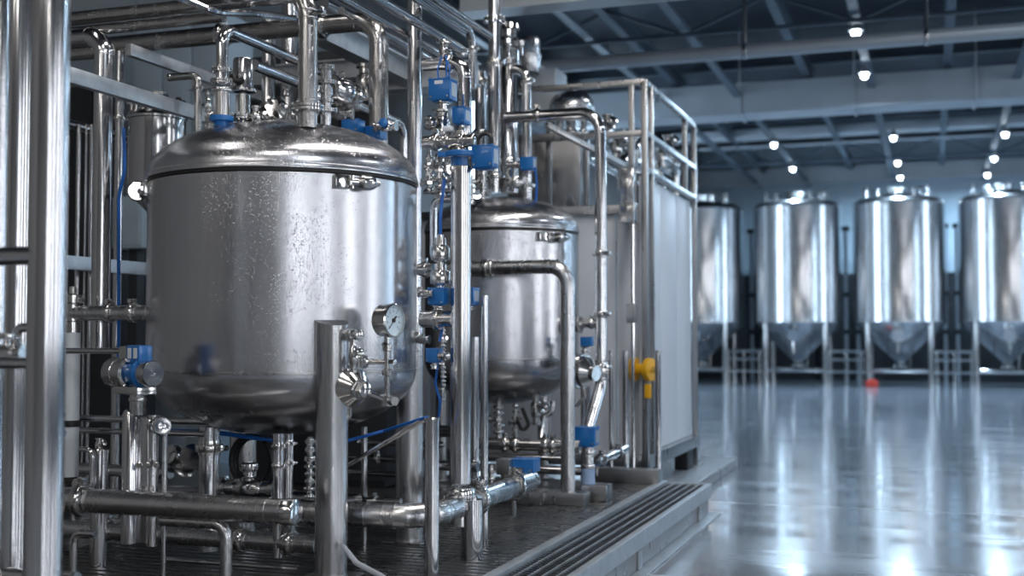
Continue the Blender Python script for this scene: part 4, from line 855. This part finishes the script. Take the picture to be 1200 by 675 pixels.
# ------------------------------------------------------------------ under the big tank
q = pd(245, 540, 6.72); th = post('drain pipe with wide clamp under the left of the big tank', Vector((q.x, q.y, .3)), slide(q, ZA, py=500), rad(12, q), clamps=(.83,), name='drain_pipe', cat='pipe')
q = pd(326, 540, 6.5); post('left of the twin drain pipes under the middle of the big tank', Vector((q.x, q.y, .3)), slide(q, ZA, py=508), rad(6, q), clamps=(.74, .90), name='drain_pipe', cat='pipe')
q = pd(338, 540, 6.55); post('right of the twin drain pipes under the middle of the big tank', Vector((q.x, q.y, .3)), slide(q, ZA, py=508), rad(5.5, q), clamps=(.76, .92), name='drain_pipe', cat='pipe')
stack('fitting column right of the twin drain pipes', 363, 6.75, 512, 596, .026, 61)
q = pd(294, 540, 7.0); th = thing('hose_coil', 'coil of black hose hanging under the big tank', 'hose', q-ZA*.16)
for k in range(3): MB().tube([q+YA*(.02*k)+Vector((.135*math.cos(a)*(1-.06*k), 0, .15*math.sin(a)*(1-.06*k))) for a in (i*PI/14 for i in range(29))], .013, 8).build('hose_turn', BLACK, th)
valve('dark horizontal valve behind the twin drain pipes', pd(292, 572, 6.9), XA, .045, ZA, .36, .10)
q = pd(230, 578, 7.2); pipe('dark pipe crossing behind the drain pipes under the big tank', [slide(q, XA, px=150), slide(q, XA, px=420)], rad(9, q), clamps=((0, .45), (0, .6)))
valve('round dark valve body left of the drain pipe', pd(222, 540, 7.0), (.6, -.6, .3), .05, (-.3, -.8, .3), .22, .10)
q = pd(280, 510, 6.5); tag(MB().tube([pd(190, 505, 6.9), pd(235, 506, 6.8), pd(262, 508, 6.8), pd(318, 516, 7.0)], .013, 8, .1).build('blue_tube', BLUE2), 'blue tube looping under the bottom of the big tank', 'tube')
tag(MB().tube([pd(405, 517, 6.45), pd(450, 505, 6.5), pd(500, 489, 6.1)], .009, 8).build('blue_tube', BLUE2), 'thin blue tube from the front tank leg to the capped stub post', 'tube')
tag(MB().tube([pd(406, 546, 6.35), pd(498, 491, 6.15)], .013, 10).build('brace_rod', STEEL), 'slanted grey brace rod from the front leg to the capped stub post', 'rod')
tag(MB().tube([pd(402, 640, 6.1), pd(418, 660, 5.95), pd(445, 674, 5.8), pd(470, 690, 5.7)], .014, 10, .2).build('clear_hose', HOSE), 'clear plastic hose on the deck at the foot of the front tank leg', 'hose')
for px0, px1, y, d, w, l in ((395, 470, 585, 7.0, 10, 'pipe behind the front tank leg at shin height'), (395, 475, 535, 7.6, 9, 'dark cross pipe between the two tank legs'), (395, 475, 553, 7.8, 7, 'lower dark cross pipe between the two tank legs'), (420, 520, 518, 8.2, 7, 'thin cross pipe far behind the tank legs')):
    q = pd(px0, y, d); pipe(l, [q, slide(q, XA, px=px1)], rad(w/2, q), clamps=((0, .6),) if w > 8 else ())
vpost('slim upright between the two tank legs', 427, 540, 7.1, 500, zbot=SZ, w=7)
for px0, px1, y, d, w, l in ((190, 350, 655, 6.4, 6, 'thin pipe on the deck behind the bent pipe'), (100, 240, 608, 7.3, 7, 'thin pipe in the dark behind the cap ended pipe'), (510, 535, 505, 8.3, 14, 'stub pipe end in the dark between the uprights'), (505, 560, 545, 8.0, 12, 'dark pipe behind the valve column near the deck')):
    q = pd(px0, y, d); pipe(l, [q, slide(q, XA, px=px1)], rad(w/2, q))
stack('small fittings behind the foot of the middle upright', 505, 8.1, 530, 575, .04, 71)
stack('small fittings low behind the bend pipe', 575, 8.9, 545, 580, .03, 73)
vpost('pipe post behind the middle upright', 556, 480, 8.0, 395, zbot=SZ, w=11)

# ------------------------------------------------------------------ overhead pipes, top left and centre
for px, py, d, x0, x1, w, m, l in ((200, 10, 7.0, 60, 420, 17, WETPIPE, 'upper dark overhead pipe at the top left of the skid'), (200, 26, 6.9, 60, 262, 13, WETPIPE, 'middle dark overhead pipe under the upper one'), (100, 62, 7.6, 30, 130, 16, WETPIPE, 'short dark overhead pipe end beside the elbow pipe')):
    q = pd(px, py, d); pipe(l, [slide(q, XA, px=x0), slide(q, XA, px=x1)], rad(w/2, q), mat=m)
tag(MB().tube([pd(200, -8, 6.3), pd(250, 14, 6.5), pd(300, 16, 6.9), pd(345, 22, 7.2)], .022, 10, .3).build('conduit', STEEL), 'curved conduit crossing above the header pipe', 'conduit')
for px, py, d, ex, yd, w, l, k in ((450, 3, 6.6, 541, 66, 13, 'nearest overhead pipe elbowing down above the labelled blue box', .10), (497, 0, 7.6, 554, 104, 11, 'second overhead pipe elbowing down beside the slim tower pipe', .10)):
    q = pd(px, py, d); s0 = slide(q, YA, px=px-80); e = slide(q, YA, px=ex); pipe(l, [s0, e, slide(e, ZA, py=yd)], rad(w/2, q), bend=k*1.3, n=20, clamps=((1, .3),))
for px, py, d, x0, x1, w, l in ((440, 20, 7.4, 360, 540, 9, 'thin overhead pipe below the elbowing ones'), (515, 2, 8.0, 470, 575, 9, 'thin overhead pipe ending at the tower'), (460, 45, 8.2, 400, 560, 9, 'dark overhead pipe passing behind the tall post'), (450, 42, 8.8, 380, 572, 12, 'pale overhead pipe end right of the elbows'), (480, -6, 6.9, 420, 545, 8, 'uppermost thin overhead pipe')):
    q = pd(px, py, d); pipe(l, [slide(q, YA, px=x0), slide(q, YA, px=x1)], rad(w/2, q))
def beam(label, px, py, d, x0, x1, ax, w, h, mat=GALV):
    q = pd(px, py, d); a, b = slide(q, ax, px=x0), slide(q, ax, px=x1); mb = ibeam(MB(), a, b, w, h); return tag(mb.build('steel_beam', mat, None, a), label, 'beam')
beam('galvanised beam running back behind the header pipe elbow', 430, 62, 8.6, 372, 500, YA, .14, .16)
beam('big pale beam crossing over the top of the second tank', 640, -9, 11.0, 540, 1400, XA, .3, .28, DUCT)
beam('grey cross beam behind the big tank lid', 330, 88, 9.6, 225, 470, XA, .12, .14)
beam('grey cross beam behind the header drop pipe', 480, 92, 9.4, 395, 560, XA, .14, .17)
vpost('broad pale upright behind the fat wet pipe', 339, 60, 9.8, -40, zbot=SZ, w=20, name='steel_column')
q = pd(315, 58, 8.6); pipe('grey riser behind the header pipe right of the inlet', [slide(q, ZA, py=20), slide(q, ZA, py=140)], rad(8, q))

# ------------------------------------------------------------------ rail cage and white enclosure
ck = pd(757, 552, 10.75); XE, YC = ck.x, ck.y; YF2 = pX(815, 518, XE).y; ZP = .1
zt_, zm_, zl_ = (slide(Vector((XE, YC, 2)), ZA, py=y).z for y in (96, 156, 199))
XW = slide(Vector((XE, YC, 2)), XA, px=604).x
en = thing('white_enclosure', 'big pale panelled enclosure on the plinth with open rail cage on top', 'enclosure', (XE-1.5, YC+1.5, ZP))
side = MB(); yy = YC+.05
nP = 3
for k in range(nP):
    a = YC+.05+(YF2-YC-.1)*k/nP; b = YC+.05+(YF2-YC-.1)*(k+1)/nP
    MB().box((XE-.05, (a+b)/2, (zl_+.42)/2-.02), (.04, b-a-.012, zl_-.42-.05), .004).build('side_panel', PANEL, en)
zf = slide(Vector((XE, YC, 2)), ZA, py=243).z
wP = 0.62; k = 0; x = XE-.30
while x > -6.2:
    MB().box((x-wP/2, YC+.14, (zf+.40)/2), (wP-.012, .04, zf-.40), .004).build('front_panel', PANEL, en); x -= wP
MB().box((XE-.16, YC+.14, (zf+.40)/2), (.26, .04, zf-.40), .004).build('front_panel', PANEL, en)
for y, zz, in ((YC, zt_), (YF2, zt_)): MB().bar((XE, y, ZP), (XE, y, zz), .055, .055, .006).build('corner_post', BOXST, en)
MB().bar((XE+.01, YC+.22, ZP+.3), (XE+.01, YC+.22, zt_), .05, .05, .006).build('corner_post', BOXST, en)
MB().bar((XE-.12, YC, zf-.2), (XE-.12, YC, zt_), .05, .05, .006).build('corner_post', BOXST, en)
for z in (zt_, zm_, zl_): MB().bar((XE, YC, z), (XE, YF2, z), .055, .055, .006).build('side_rail', BOXST, en)
for z in (zt_, zm_): MB().bar((XW, YC, z), (XE, YC, z), .055, .055, .006).build('front_rail', BOXST, en)
MB().bar((-6.2, YC+.10, zf), (XE, YC+.10, zf), .08, .08, .006).build('front_beam', BOXST, en)
ym = pX(803, 300, XE).y; MB().bar((XE, ym, zl_), (XE, ym, zt_), .05, .05, .006).build('cage_post', BOXST, en)
for px in (684, 640): xx = slide(Vector((XE, YC, 2)), XA, px=px).x; MB().bar((xx, YC+.1, zf), (xx, YC+.1, zm_), .05, .05, .006).build('cage_post', BOXST, en)
q1 = pd(676, 166, 10.9); MB().bar(slide(q1, YA, px=640), Vector((XE-.1, YC, zl_+.0)), .05, .05, .006).build('cage_brace', BOXST, en)
MB().bar((XE, YC, .36), (XE, YF2, .36), .08, .12, .008).build('base_channel', BOXST, en); MB().bar((-6.2, YC+.05, .36), (XE, YC+.05, .36), .08, .10, .008).build('base_channel', BOXST, en)
for y in (YC+.4, YF2-.45): MB().box((XE-.04, y, .2), (.14, .3, .2), .01).build('foot', BLACK, en)
for x, y, z0 in ((-6.1, YC+.3, 0), (-6.1, YF2, 0)): MB().bar((x, y, ZP), (x, y, zf), .06, .06).build('rear_post', BOXST, en)
MB().box(((XE-.12-6.2)/2, (YC+YF2)/2+.15, zl_-.6), (XE-.12+6.2, YF2-YC-.4, .04)).build('top_deck', PANEL, en)
# chrome pipes in the cage
for i, (px, py, d, ex, w, l) in enumerate(((716, 160, 12.5, 800, 9, 'upper chrome pipe inside the rail cage'), (700, 168, 12.3, 800, 9, 'middle chrome pipe inside the rail cage'), (690, 186, 12.0, 760, 8, 'lower chrome pipe inside the rail cage'), (735, 172, 13.0, 806, 7, 'chrome pipe nearest the side rail of the cage'))):
    q = pd(px, py, d); pipe(l, [q, slide(q, YA, px=ex-15)], rad(w/2, q), clamps=((0, .3), (0, .55), (0, .85)), mat=FIT)
for px, py, d, l in ((712, 150, 11.6, 'valve standing behind the elbow of the tall riser'), (738, 166, 12.4, 'valve on the chrome pipes near the cage corner'), (792, 190, 15, 'valve on the chrome pipes at the far end of the cage')): valve(l, pd(px, py, d), ZA, .04, (.6, -.6, .4), .26, .10)
for px, py, d, l in ((722, 172, 12.0, 'valve low on the chrome pipes behind the tall riser elbow'), (775, 182, 13.6, 'valve on the chrome pipes midway along the side rail'), (783, 172, 14.2, 'upright chrome cock midway along the side rail')): valve(l, pd(px, py, d), ZA, .045, (.7, -.5, .5), .28, .12)
for px, py, d, ex, l in ((745, 165, 12.6, 806, 'bowed chrome pipe along the inside of the side rail'), (730, 182, 11.8, 790, 'second bowed chrome pipe along the inside of the side rail')):
    q = pd(px, py, d); e = slide(q, YA, px=ex-15); pipe(l, [q-ZA*.35, q, e, e-ZA*.35], .055, mat=FIT, clamps=((1, .2), (1, .6), (1, .85)))
# tower with dome behind rails
q = pd(670, 150, 12.0); R = rad(27, q)
th = thing('cyclone_vessel', 'domed steel vessel behind the rail cage right of the shiny cylinder', 'vessel', slide(q, ZA, py=275))
zd = slide(q, ZA, py=127); MB().lathe([(R*1.02, -.04), (R*1.02, 0)] + ellip(R, R*.85, 0, 10)[0:], Matrix.Translation(zd), 40).build('dome', TANK2, th)
MB().cyl(zd-ZA*.16, zd-ZA*.03, R*.96, 36).build('rim', FIT, th)
for px, w in ((646, 8), (656, 8), (669, 11), (684, 7)):
    a = slide(pd(px, 200, 12.0), ZA, py=280); b = slide(pd(px, 200, 12.0), ZA, py=138); MB().cyl(a, b, rad(w/2, a), 18).ring(b-ZA*.15, ZA, rad(w/2, a), .06, .02).build('leg_pipe', STEEL, th)
q = pd(620, 63, 12.0); r = rad(13.5, q); a, b = slide(q, ZA, py=86), slide(q, ZA, py=44); h = b.z-a.z
tag(MB().lathe([(0, 0), (r*.9, 0), (r, .02), (r, h-.03), (r*.9, h), (0, h)], Matrix.Translation(a), 32).ring(a+ZA*h*.5, ZA, r, .04, .012).build('round_vessel', TANK2, None, a), 'short shiny canister behind the top of the upright cylinder', 'canister')
q = pd(640, 108, 12.2); tag(MB().box(q, (.34, .4, .42), .03).box(q-ZA*.22, (.4, .46, .03)).build('vent_box', DUCT), 'slanted pale vent box below the shiny canister', 'box')
q = pd(649, 68, 12.0); pipe('grey round duct behind the canister joining the vent box', [pd(622, 80, 12.2), pd(640, 92, 12.6), pd(658, 106, 13.0)], .09, mat=DUCT)
q = pd(648, 200, 12.4); tag(MB().box(slide(pd(642, 215, 11.8), ZA, py=215), (.75, .3, .95), .01).build('grey_cabinet', BOXST), 'plain grey cabinet behind the pipes left of the rail cage', 'cabinet')
# hanging housing, conduit, box
q = pd(737, 228, 10.55); s = 10.55/FPX
th = thing('conduit', 'thin conduit with junction box down the front of the enclosure', 'conduit', slide(q, ZA, py=545))
MB().cyl(slide(pd(741, 300, 10.6), ZA, py=548), slide(pd(741, 300, 10.6), ZA, py=262), 2.2*s, 10).build('tube', STEEL, th)
MB().box(pd(740, 367, 10.55), (11*s, .05, 23*s), .006).build('junction_box', BOXST, th)
th = thing('column_housing', 'dark square housing hanging at the cage corner above the conduit', 'housing', slide(q, ZA, py=262))
MB().box((slide(q, ZA, py=198)+slide(q, ZA, py=248))/2, (15*s, .12, 50*s), .008).build('body', STEEL, th)
MB().box(slide(q, ZA, py=250), (18*s, .15, 24*s), .008).ring(slide(q, ZA, py=240), ZA, .06, .03, .02).build('clamp_collar', FIT, th)
# guard posts and base channel
for px, d, y0, yb, w, l in ((733.5, 10.35, 411, 553, 7, 'guard post at the left end of the base channel'), (771.5, 10.3, 411, 556, 6.5, 'guard post at the right end of the base channel'), (748, 11.0, 412, 526, 6, 'guard post behind the yellow reel'), (789, 12.3, 412, 512, 3.5, 'thin rod against the side panel')):
    q = pd(px, yb, d); post(l, Vector((q.x, q.y, SZ if d < 10.5 else ZP)) if d < 10.5 else slide(q, ZA, py=yb), slide(q, ZA, py=y0), rad(w/2, q), cap=True)
q = pd(745, 553, 10.2); tag(MB().box(((slide(q, XA, px=700).x+slide(q, XA, px=776).x)/2, q.y-.06, SZ+.06), (slide(q, XA, px=776).x-slide(q, XA, px=700).x, .14, .13), .01).build('base_channel', BOXST), 'square base channel across the deck end below the guard posts', 'beam')
q = pd(752, 433, 10.75); s = 10.4/FPX
th = thing('hose_reel', 'yellow reel with hanging tag behind the guard posts', 'reel', q-ZA*.25)
MB().lathe([(0, -.11), (13*s, -.11), (14*s, -.10), (14*s, -.06), (7*s, -.055), (7*s, .055), (14*s, .06), (14*s, .10), (13*s, .11), (0, .11)], frame(q, (.95, -.3, 0)), 28).build('drum', YEL, th)
MB().box(q+Vector((.07, -.06, -.19)), (8*s, .02, 17*s), .004).build('hanging_tag', YEL, th)
MB().cyl(q-Vector((.16, -.05, 0)), q+Vector((.15, -.05, 0)), .03, 10).build('axle', FIT, th)
MB().box(q+Vector((0, .10, 0)), (.12, .05, .2), .004).build('bracket', BOXST, th)
# panels and dark boxes added to mask the wall, back left behind the skid
q = pd(160, 262, 11.5); th = thing('control_box', 'pale control box on a stand between elbow pipe and big tank', 'box', (q.x, q.y, SZ))
MB().box(q, (.34, .3, .5), .02).build('body', WALLM, th); MB().box(q-Vector((0, .155, 0)), (.30, .02, .44), .01).build('door', WALLM, th)
MB().box((q.x, q.y, q.z/2), (.1, .1, q.z-.5)).box((q.x, q.y, SZ+.01), (.3, .3, .02)).build('stand', DARK, th)
for i, (px, py0, py1, d, w, l) in enumerate(((205, 18, 420, 12.6, 1.1, 'tall pale switchgear cabinet behind the left of the big tank'), (90, 100, 420, 11.7, 1.0, 'dark equipment cabinet behind the thin rods'), (370, 60, 420, 10.0, 1.3, 'dark equipment housing behind the big tank lid'))):
    q = pd(px, 392, d); z1 = slide(q, ZA, py=py0).z
    z0 = 0 if i == 0 else SZ+.004
    th = thing('cabinet', l, 'cabinet', (q.x, q.y, z0)); m = WALLM if i == 0 else DARK
    MB().box((q.x, q.y+.3, (z0+z1)/2), (w, .6, z1-z0), .02).build('body', m, th)
    for k in range(3): MB().box((q.x-w/2+(k+.5)*w/3, q.y-.01, (z0+z1)/2), (w/3-.02, .02, z1-z0-.1), .006).build('door', m, th)
# ------------------------------------------------------------------ world and view
w = bpy.data.worlds.new('world'); S.world = w; w.use_nodes = True
w.node_tree.nodes['Background'].inputs[0].default_value = (.05, .07, .1, 1); w.node_tree.nodes['Background'].inputs[1].default_value = .3
S.view_settings.view_transform = 'Standard'; S.view_settings.look = 'None'; S.view_settings.gamma = 1; S.view_settings.use_curve_mapping = False
S.view_settings.exposure = 0.3
S.cycles.max_bounces = 10; S.cycles.glossy_bounces = 6; S.cycles.diffuse_bounces = 3
S.cycles.use_denoising = True
S.cycles.sample_clamp_indirect = 6
